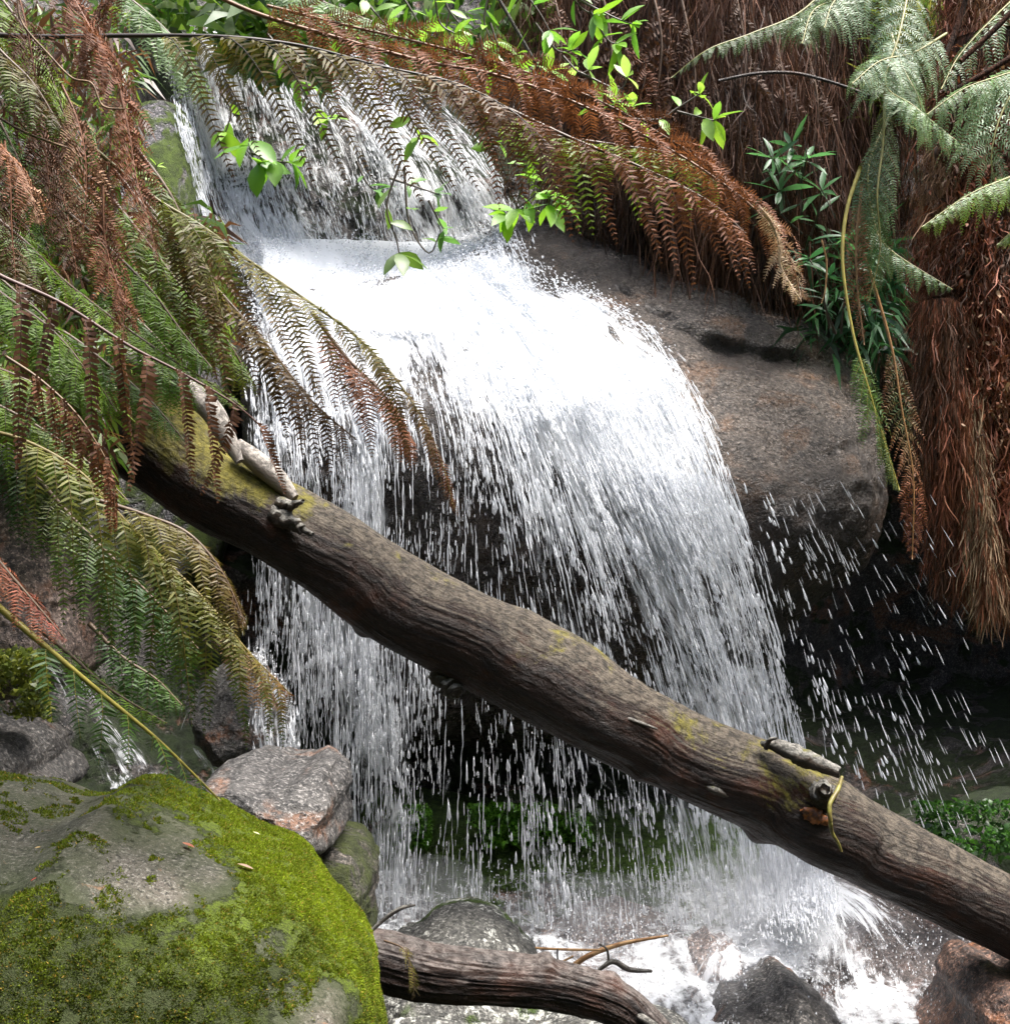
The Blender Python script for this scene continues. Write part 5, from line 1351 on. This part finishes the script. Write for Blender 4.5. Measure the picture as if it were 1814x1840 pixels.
tf_frond(tf, [(1560, -80, 5.3), (1510, -10, 5.2), (1460, 20, 5.1), (1440, 78, 5.0)], n=22, L=120, Wp=15, cols=((0, SILVER), (1, PALE)), tip=SAGE, droop=1.8, roll=0.3, npn=22, fwd=0.5, label='bluish green frond tip hanging from the top edge', **sv)
tf_frond(tf, [(1520, -60, 5.6), (1440, 20, 5.5), (1350, 60, 5.4), (1270, 90, 5.3), (1205, 140, 5.3)], n=24, L=50, Wp=11, cols=((0, SAGE), (1, SAGE)), tip=SILVER, droop=2.0, npn=16, fwd=0.5, **sv)
tf_frond(tf, [(1600, 200, 5.0), (1560, 300, 4.9), (1570, 400, 4.85), (1600, 450, 4.8), (1710, 520, 4.7)], n=24, L=95, Wp=14, cols=((0, SAGE), (1, SILVER)), tip=SAGE, droop=2.4, npn=18, fwd=0.5, **sv)
tf_frond(tf, [(1590, 150, 4.8), (1585, 260, 4.75), (1575, 350, 4.7), (1580, 450, 4.7), (1560, 540, 4.7)], n=24, L=85, Wp=14, cols=((0, OLIVE), (0.4, SAGE), (1, GREEN)), tip=SAGE, droop=2.4, npn=18, fwd=0.5, **sv)
tf_frond(tf, [(1545, 300, 4.7), (1520, 380, 4.65), (1513, 470, 4.6), (1530, 590, 4.55), (1560, 700, 4.5), (1590, 800, 4.5), (1615, 880, 4.5)], n=22, L=90, Wp=17, cols=((0, GREEN), (0.7, GREEN), (1, OLIVE)), tip=SAGE, droop=1.2, npn=16, fwd=0.7, t0=0.6, mat=M_fern, flop=0.25, stalk=(0.33, 0.27, 0.05), rad=4, label='long arching yellow stalk with green leaflets only near its lower end')
tf_frond(tf, [(1560, 480, 4.75), (1600, 620, 4.7), (1620, 740, 4.65), (1640, 860, 4.62), (1638, 1005, 4.6)], n=26, L=65, Wp=12, cols=((0, BROWN), (0.5, SAGE), (0.8, REDB), (1, (0.3, 0.12, 0.09))), tip=REDB, droop=1.2, npn=12, fwd=0.5, t0=0.3, mat=M_dead, stalk=(0.3, 0.15, 0.05), rad=3, label='reddish dead frond hanging along the left side of the trunk')
tf_frond(tf, [(1548, 330, 4.8), (1538, 430, 4.8), (1540, 520, 4.8), (1552, 620, 4.8)], n=20, L=50, Wp=12, cols=((0, TAN), (1, BROWN)), tip=RUST, droop=1.5, npn=8, fwd=0.5, mat=M_dead, stalk=(0.35, 0.2, 0.1), rad=3)
tf_frond(tf, [(1950, -100, 5.2), (1830, -10, 5.1), (1730, 90, 5.0), (1690, 160, 4.9)], n=20, L=120, Wp=15, cols=((0, GREEN), (1, SAGE)), tip=SILVER, droop=2.0, npn=18, fwd=0.5, **sv)
tf_frond(tf, [(1900, 90, 4.6), (1840, 140, 4.5), (1800, 200, 4.45), (1780, 280, 4.4), (1790, 350, 4.4)], n=24, L=170, Wp=18, cols=((0, SILVER), (1, PALE)), tip=PALE, droop=1.6, roll=0.6, npn=26, fwd=0.3, **sv)
tf_frond(tf, [(1600, 60, 5.0), (1620, 120, 4.9), (1650, 180, 4.8), (1660, 250, 4.8)], n=22, L=120, Wp=18, cols=((0, SILVER), (1, PALE)), tip=PALE, droop=1.6, roll=0.6, npn=22, fwd=0.3, **sv)
tf_frond(tf, [(1640, -80, 5.3), (1560, -40, 5.2), (1500, 0, 5.1), (1480, 50, 5.0)], n=22, L=130, Wp=18, cols=((0, SILVER), (1, PALE)), tip=SILVER, droop=1.8, roll=0.5, npn=22, fwd=0.5, **sv)
# black old stalks
for k_, (a_, b_) in enumerate([((1745, -40, 5.0), (1675, 150, 4.95)), ((1860, -30, 4.9), (1725, 110, 4.9)), ((1880, 60, 4.95), (1700, 170, 4.95))]):
    stub('stalk', [a_, ((a_[0] + b_[0]) / 2 + 6, (a_[1] + b_[1]) / 2, a_[2]), b_], [5, 5, 5], tf, M_core, seed=60 + k_, nseg=8, rough=0.1)

# far tree fern with a wide skirt of dead fronds
ts = thing('tree_fern', 'tree fern behind the boulder wrapped in a wide dark skirt of dead brown fronds', 'tree fern', W(1290, 520, 7.2))
fibrous_trunk(ts, [(1260, -350, 7.4, 190), (1270, -50, 7.2, 210), (1280, 150, 7.1, 225), (1300, 300, 7.0, 215), (1320, 420, 7.0, 180), (1330, 500, 7.0, 150), (1330, 560, 7.0, 90)],
              30000, [(0.03, 0.016, 0.01), UMBER, (0.10, 0.045, 0.027), BROWN, (0.2, 0.09, 0.05)], 21, L=(0.1, 0.6), w=(0.001, 0.004), spread=0.16, sway=0.04)
fibrous_trunk(ts, [(1480, -100, 7.0, 90), (1480, 100, 6.9, 110), (1490, 260, 6.8, 90), (1500, 420, 6.8, 60), (1510, 560, 6.8, 40)],
              6500, [UMBER, UMBER, BROWN, (0.2, 0.09, 0.05)], 22, L=(0.15, 0.7), w=(0.001, 0.004), spread=0.12, sway=0.04)
fibrous_trunk(ts, [(1050, -200, 7.3, 90), (1040, 0, 7.2, 100), (1040, 200, 7.1, 90), (1050, 330, 7.0, 50)],
              5000, [UMBER, BROWN, BROWN, (0.25, 0.12, 0.06)], 23, L=(0.15, 0.6), w=(0.001, 0.004), spread=0.12, sway=0.04)

for x_, y0_, y1_, L_, c_ in [(1000, -60, 300, 60, BROWN), (1090, -60, 360, 70, UMBER), (1180, -60, 330, 75, BROWN), (1240, -20, 430, 60, UMBER), (1330, -60, 400, 80, UMBER), (1400, 20, 440, 60, BROWN), (1460, 60, 420, 55, UMBER), (1150, 60, 260, 60, RUST), (1290, 100, 480, 60, BROWN)]:
    tf_frond(ts, [(x_ - 20, y0_, 6.25), (x_ + 8, (y0_ * 2 + y1_) / 3, 6.2), (x_, (y0_ + 2 * y1_) / 3, 6.2), (x_ + 25, y1_, 6.25)], n=26, L=L_, Wp=16, cols=((0, c_), (1, c_)), tip=UMBER, droop=1.5, fwd=0.3, npn=9, mat=M_dead, jit=0.3, curl=0.6, stalk=(0.12, 0.07, 0.04), rad=3, dead=0.2)
# ------------------------------------------------------------------ broad leaved shrubs
def blade(p, d, n, L, w, r, droop=0.3, fold=0.25):
    """one pointed leaf: base p, direction d, normal n"""
    s = nrm(np.cross(d, n))
    out, k = [], 5
    q = p.copy(); dd = d.copy()
    prof = [0.12, 0.75, 1.0, 0.7, 0.02]
    for i in range(k):
        hw = w * prof[i]
        out += [q - s * hw + n * hw * fold, q, q + s * hw + n * hw * fold]
        dd = nrm(dd - n * droop * 0.25)
        n2 = nrm(np.cross(s, dd)); n = n2 if n2 @ n > 0 else -n2
        q = q + dd * L / (k - 1)
    F = []
    for i in range(k - 1):
        a = i * 3
        F += [[a, a + 1, a + 4, a + 3], [a + 1, a + 2, a + 5, a + 4]]
    return np.array(out), np.array(F)

def shrub(label, branches, size=55, cols=((0.20, 0.42, 0.03), (0.09, 0.22, 0.02)), group='broad leaved shrub sprigs', seed=0, per=7, stalk=(0.06, 0.045, 0.03), name='shrub_branch', wd=0.17):
    r = np.random.default_rng(seed)
    t = thing(name, label, 'shrub branch', W(*branches[0][0]), group)
    for br_ in branches:
        st = MB()
        K = np.array(br_, float)
        dm = K[:, 2].mean()
        C = spline(W(K[:, 0], K[:, 1], K[:, 2]), 26)
        V, F = tube(C, np.linspace(2.6, 1.2, 26) / FPX * dm, 5)
        st.add(V, F, np.array(stalk))
        st.build('stem', M_stalk, t)
        T = nrm(np.gradient(C, axis=0))
        for i in range(per):
            tip = i < per * 0.6
            u = 1.0 - (0.0 if tip else r.uniform(0.15, 0.7)) - r.uniform(0, 0.06)
            k = min(25, max(1, int(u * 25)))
            az = i * 2.4 + r.normal(0, 0.3)
            rad = r.normal(size=3); rad = nrm(rad - T[k] * (rad @ T[k]))
            ref = np.cross(T[k], np.array([0, 0, 1.0])); ref = nrm(ref if np.linalg.norm(ref) > .1 else CR)
            o2 = np.cross(ref, T[k])
            rad = ref * math.cos(az) + o2 * math.sin(az)
            d = nrm(rad + T[k] * r.uniform(0.1, 0.8) + np.array([0, 0, r.uniform(-0.3, 0.3)]))
            n = np.array([0, 0, 1.0]) + r.normal(0, 0.35, 3) - CF * 0.3
            n = nrm(n - d * (n @ d))
            L = size * r.uniform(0.6, 1.15) / FPX * dm
            V, F = blade(C[k], d, n, L, L * wd * r.uniform(0.85, 1.2), r, r.uniform(0, 0.7))
            m = r.random()
            c = np.array(cols[0]) * m + np.array(cols[1]) * (1 - m)
            mk('leaf', V, F, M_leaf, t, col=np.tile(c * r.uniform(0.75, 1.2), (len(V), 1)))
    return t

shrub('sprig of large bright oval leaves hanging before the upper cascade', [[(400, 130, 3.9), (440, 210, 3.9), (452, 275, 3.9), (470, 300, 3.9)], [(452, 275, 3.9), (500, 290, 3.9), (530, 292, 3.9)]], 66, per=8, seed=1, wd=0.24)
shrub('thin drooping sprig with a few dark leaves at the middle of the fall top', [[(720, 290, 4.2), (695, 370, 4.2), (712, 430, 4.2), (718, 462, 4.2)]], 60, cols=((0.07, 0.13, 0.02), (0.12, 0.22, 0.03)), per=8, seed=2, wd=0.2)
shrub('looping thin sprig with few pale green leaves over the cascade', [[(726, 300, 4.3), (735, 400, 4.3), (770, 455, 4.3), (790, 420, 4.3)], [(770, 360, 4.3), (790, 400, 4.3), (800, 415, 4.3)]], 42, cols=((0.10, 0.24, 0.06), (0.16, 0.3, 0.06)), per=5, seed=3)
shrub('sprigs with soft green leaves blurred against the cascade water', [[(640, 290, 4.8), (660, 330, 4.8), (680, 345, 4.8)], [(700, 320, 4.8), (760, 340, 4.8), (790, 350, 4.8)]], 44, cols=((0.09, 0.2, 0.06), (0.14, 0.28, 0.06)), per=7, seed=4)
shrub('dense bright green sprig at the left end of the boulder top', [[(960, 260, 4.4), (940, 320, 4.4), (925, 385, 4.4)], [(1000, 290, 4.4), (960, 350, 4.4), (905, 390, 4.4)], [(990, 330, 4.4), (985, 370, 4.4)], [(1010, 330, 4.4), (1000, 352, 4.4)]], 56, cols=((0.26, 0.5, 0.03), (0.12, 0.28, 0.02)), per=8, seed=5, wd=0.2)
shrub('bright sprig in front of the dark skirt, above the arch tip', [[(1100, 210, 4.6), (1180, 215, 4.6), (1215, 195, 4.6), (1262, 165, 4.6)], [(1215, 200, 4.6), (1275, 215, 4.6), (1285, 215, 4.6)]], 62, cols=((0.32, 0.5, 0.05), (0.14, 0.32, 0.04)), per=8, seed=6)
shrub('pale sprig with upright leaves just above the arch centre', [[(1010, 100, 4.6), (1040, 130, 4.6), (1060, 125, 4.6)], [(1040, 130, 4.6), (1110, 160, 4.6), (1128, 135, 4.6)]], 52, cols=((0.3, 0.45, 0.1), (0.14, 0.32, 0.04)), per=6, seed=7)
shrub('leafy bush of narrow green leaves at the top centre', [[(900, -60, 5.0), (960, 10, 5.0), (990, 60, 5.0)], [(1000, -50, 5.0), (1040, 10, 5.0), (1075, 30, 5.0)], [(1040, 0, 5.0), (1100, 30, 5.0), (1140, 45, 5.0)], [(880, -20, 5.0), (870, 40, 5.0), (890, 80, 5.0)], [(1060, 20, 5.0), (1090, 70, 5.0), (1110, 80, 5.0)], [(960, 40, 5.0), (1000, 90, 5.0), (1030, 90, 5.0)], [(820, -60, 5.2), (800, 0, 5.2), (830, 50, 5.2)]], 60, cols=((0.24, 0.45, 0.03), (0.10, 0.26, 0.03)), per=9, seed=8, wd=0.14)
shrub('leafy twigs behind the brown arch at the top left of centre', [[(700, -40, 5.4), (740, 20, 5.4), (760, 60, 5.4)], [(820, -30, 5.4), (800, 70, 5.4), (830, 110, 5.4)], [(560, -30, 5.6), (600, 30, 5.6), (620, 60, 5.6)], [(480, 60, 5.6), (520, 110, 5.6), (540, 150, 5.6)], [(860, 60, 5.4), (880, 120, 5.4), (940, 140, 5.4)]], 52, cols=((0.24, 0.45, 0.03), (0.10, 0.26, 0.03)), per=8, seed=9, wd=0.2)
shrub('leaves peeping between the olive leaflets over the cascade', [[(540, 100, 4.0), (560, 180, 4.0), (590, 220, 4.0)], [(720, 170, 4.0), (745, 230, 4.0), (755, 250, 4.0)], [(930, 180, 4.0), (938, 230, 4.0)], [(400, 170, 4.0), (415, 200, 4.0), (405, 240, 4.0)]], 50, cols=((0.28, 0.5, 0.03), (0.10, 0.2, 0.03)), per=6, seed=10, wd=0.22)
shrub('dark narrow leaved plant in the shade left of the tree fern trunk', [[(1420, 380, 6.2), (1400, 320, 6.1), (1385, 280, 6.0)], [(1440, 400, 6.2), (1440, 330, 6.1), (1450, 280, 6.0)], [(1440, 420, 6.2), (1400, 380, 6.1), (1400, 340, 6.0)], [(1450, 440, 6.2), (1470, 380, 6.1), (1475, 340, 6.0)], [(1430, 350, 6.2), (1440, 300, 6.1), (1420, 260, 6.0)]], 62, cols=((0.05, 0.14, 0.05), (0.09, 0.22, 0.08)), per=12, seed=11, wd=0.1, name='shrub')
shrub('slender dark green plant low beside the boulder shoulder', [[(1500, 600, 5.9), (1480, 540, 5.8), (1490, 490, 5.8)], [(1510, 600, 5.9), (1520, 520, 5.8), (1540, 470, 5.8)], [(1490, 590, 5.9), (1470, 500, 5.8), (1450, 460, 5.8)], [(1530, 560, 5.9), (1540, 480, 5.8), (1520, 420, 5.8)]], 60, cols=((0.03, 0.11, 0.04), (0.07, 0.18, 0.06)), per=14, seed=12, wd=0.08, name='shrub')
shrub('tiny light green seedling on the mossy rock at left', [[(282, 355, 4.4), (278, 320, 4.4), (282, 295, 4.4)], [(282, 355, 4.4), (290, 340, 4.4)]], 22, cols=((0.35, 0.5, 0.08), (0.25, 0.42, 0.05)), per=5, seed=13, wd=0.25, name='seedling')

t = NT('brown_stem')
M_brownstem = t.done(t.bsdf(t.mix(t.mr(t.noise(t.obj(), 40, 3), 0.4, 0.6), (0.10, 0.06, 0.03), (0.24, 0.15, 0.08)), 0.6, 0.4))
shrub('small bright leaves just behind the rust arch, left of the dark leaning stem', [[(640, -20, 4.9), (680, 30, 4.9), (700, 50, 4.9)], [(780, -20, 4.9), (790, 40, 4.9), (820, 62, 4.9)], [(880, 40, 4.9), (900, 90, 4.9), (930, 100, 4.9)], [(860, 150, 4.2), (880, 200, 4.2), (890, 260, 4.2)]], 46, cols=((0.26, 0.46, 0.04), (0.14, 0.3, 0.03)), per=8, seed=21, wd=0.2)
shrub('bright leaf cluster poking over the rust arch, right of the dark leaning stem', [[(1040, 190, 4.4), (1080, 200, 4.3), (1110, 180, 4.3)], [(1080, 200, 4.3), (1120, 215, 4.3), (1135, 190, 4.3)], [(950, 120, 4.4), (975, 140, 4.3), (990, 125, 4.3)]], 48, cols=((0.3, 0.5, 0.05), (0.16, 0.34, 0.04)), per=7, seed=22, wd=0.18)
# bare stems crossing the top
twig('thin dark leaning stem behind the arch at the top centre', [(880, -30, 5.0), (920, 40, 5.0), (960, 110, 5.0), (985, 150, 5.0)], [3, 3, 3, 3], M_stub, name='stem')
twig('long tan curved stem running through the brown mass at top left', [(30, -20, 2.9), (40, 40, 2.9), (90, 100, 2.9), (130, 140, 2.9), (165, 150, 2.9), (185, 190, 2.9), (225, 196, 2.9)], [1.5, 2, 2, 2, 2, 2, 1.5], M_brownstem, name='stem')
twig('pale fallen stick leaning in the brown mass', [(-20, 200, 2.9), (40, 235, 2.9), (90, 255, 2.9), (135, 270, 2.9)], [2.5, 2.5, 2.5, 2], M_brownstem, name='stem')
twig('bare arched twig crossing the dark skirt', [(1290, 145, 5.6), (1360, 132, 5.6), (1430, 132, 5.6), (1500, 150, 5.6), (1560, 172, 5.6)], [2.5, 3, 3, 3, 3], M_drift, name='stem')
twig('fine pale stem dangling over the boulder shoulder', [(1475, 430, 5.2), (1484, 470, 5.2), (1482, 520, 5.2), (1475, 545, 5.2)], [1.5, 1.5, 1.5, 1], M_tan, name='stem')

# fallen leaves on the boulder
for lab, (x, y, d), L, cvec in [('small pale yellow leaf lying on the bright moss', (453, 1500, 2.5), 16, (0.75, 0.72, 0.4)), ('red brown fallen leaf on the bare grey top of the boulder', (326, 1520, 2.5), 26, (0.4, 0.14, 0.08)),
                                ('tan fallen leaf below the red brown one', (425, 1558, 2.42), 34, (0.45, 0.3, 0.22)), ('tiny red leaf on the boulder near the left edge', (70, 1582, 2.35), 12, (0.4, 0.05, 0.03)), ('straw fleck on the boulder top left', (75, 1528, 2.5), 12, (0.6, 0.4, 0.15))]:
    r_ = np.random.default_rng(int(x))
    hd = bvh.ray_cast(Vector(CO), Vector(nrm(W(x, y, 1.0) - CO)), 30)
    p = np.array(hd[0]) + np.array(hd[1]) * 0.008
    n_ = np.array(hd[1])
    d_ = nrm(CR * r_.normal() + CU * r_.normal()); d_ = nrm(d_ - n_ * (d_ @ n_))
    V, F = blade(p, d_, n_, L / FPX * 2.5, L / FPX * 2.5 * 0.22, r_, 0.0)
    o = mk('fallen_leaf', V, F, M_leaf, None, col=np.tile(np.array(cvec), (len(V), 1)), origin=p)
    tag(o, lab, 'leaf', 'leaves lying on the mossy boulder')

# ------------------------------------------------------------------ undergrowth: uncountable blades and leaves on the banks
def cloud(name, label, regions, n, size, cols, seed, updir=(0, 0, 1), wd=0.12, mat=None):
    r = np.random.default_rng(seed)
    mbV, mbF, mbC = [], [], []
    per = n // len(regions)
    off = 0
    for (x0, x1, y0, y1, d0, d1) in regions:
        X = r.uniform(x0, x1, per); Y = r.uniform(y0, y1, per); D_ = r.uniform(d0, d1, per)
        keep = fbm(np.stack([X / 60, Y / 60, D_ * 3], 1), 1, 3, 0.5, seed) > -0.15
        X, Y, D_ = X[keep], Y[keep], D_[keep]
        m = len(X)
        p = W(X, Y, D_)
        d = nrm(np.array(updir) + r.normal(0, 0.6, (m, 3)))
        L = size * r.uniform(0.5, 1.3, m) / FPX * D_
        s = nrm(np.cross(d, r.normal(size=(m, 3))))
        w = (L * wd)[:, None]
        q1 = p + d * (L * 0.45)[:, None]
        d2 = nrm(d + np.array([0, 0, -0.7]))
        q2 = q1 + d2 * (L * 0.55)[:, None]
        V = np.stack([p - s * w * 0.3, p + s * w * 0.3, q1 + s * w, q1 - s * w, q2], 1).reshape(-1, 3)
        k = np.arange(m)[:, None] * 5 + off
        off += m * 5
        pal = np.array(cols)
        cc = pal[r.integers(0, len(pal), m)] * r.uniform(0.6, 1.3, (m, 1))
        mbV.append(V); mbF.append((k + np.array([[0, 1, 2, 3]]), k + np.array([[3, 2, 4]]))); mbC.append(np.repeat(cc, 5, 0))
    o = mk(name, np.vstack(mbV), [np.vstack([f[0] for f in mbF]), np.vstack([f[1] for f in mbF])], mat or M_leaf, col=np.vstack(mbC))
    tag(o, label, 'undergrowth', None, 'stuff')
cloud('undergrowth', 'yellow green reedy growth behind the silvery fronds', [(1540, 1900, -80, 230, 6.2, 7.0)], 5200, 70, [(0.22, 0.28, 0.05), (0.12, 0.2, 0.04), (0.3, 0.3, 0.07)], 1, wd=0.045)
cloud('undergrowth', 'mixed green leaves on the bank above the cascade', [(240, 700, -120, 60, 7.2, 8.2), (650, 1000, -120, 120, 6.8, 8.0), (430, 620, 60, 120, 7.4, 8)], 5000, 60, [(0.12, 0.26, 0.03), (0.07, 0.16, 0.03), (0.2, 0.32, 0.05), (0.2, 0.26, 0.16)], 2, (0, -0.2, 0.3), 0.16)
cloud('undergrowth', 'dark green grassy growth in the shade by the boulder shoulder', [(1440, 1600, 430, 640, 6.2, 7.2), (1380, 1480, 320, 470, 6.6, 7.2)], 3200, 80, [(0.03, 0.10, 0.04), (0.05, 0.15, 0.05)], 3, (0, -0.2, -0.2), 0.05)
cloud('undergrowth', 'green brown tangle behind the left fronds', [(-100, 250, 0, 620, 4.2, 5.4), (-100, 200, 600, 860, 3.9, 4.6), (100, 400, 380, 640, 4.4, 5.4)], 14000, 60, [(0.06, 0.12, 0.02), (0.12, 0.055, 0.025), (0.16, 0.24, 0.04), (0.08, 0.035, 0.02)], 4, (0, -0.2, -0.6), 0.07)
cloud('undergrowth', 'wet green moss plants at the cave foot beside the log', [(1700, 1900, 1490, 1600, 4.9, 5.15), (1640, 1900, 1440, 1510, 5.15, 5.4)], 3600, 14, [(0.045, 0.13, 0.015), (0.025, 0.075, 0.012)], 5, (0, -0.4, 0.5), 0.3)
cloud('undergrowth', 'green moss patches on the rock behind the lower drops', [(840, 1060, 1445, 1520, 5.85, 6.0), (720, 770, 1450, 1520, 5.85, 6.0)], 7000, 11, [(0.14, 0.34, 0.03), (0.08, 0.2, 0.02)], 6, (0, -0.6, 0.4), 0.35)
cloud('undergrowth', 'mossy growth on the left bank above the square rock', [(-60, 90, 1170, 1290, 3.7, 3.9)], 2200, 16, [(0.2, 0.22, 0.03), (0.1, 0.13, 0.02)], 7, (0, -0.5, 0.5), 0.3)
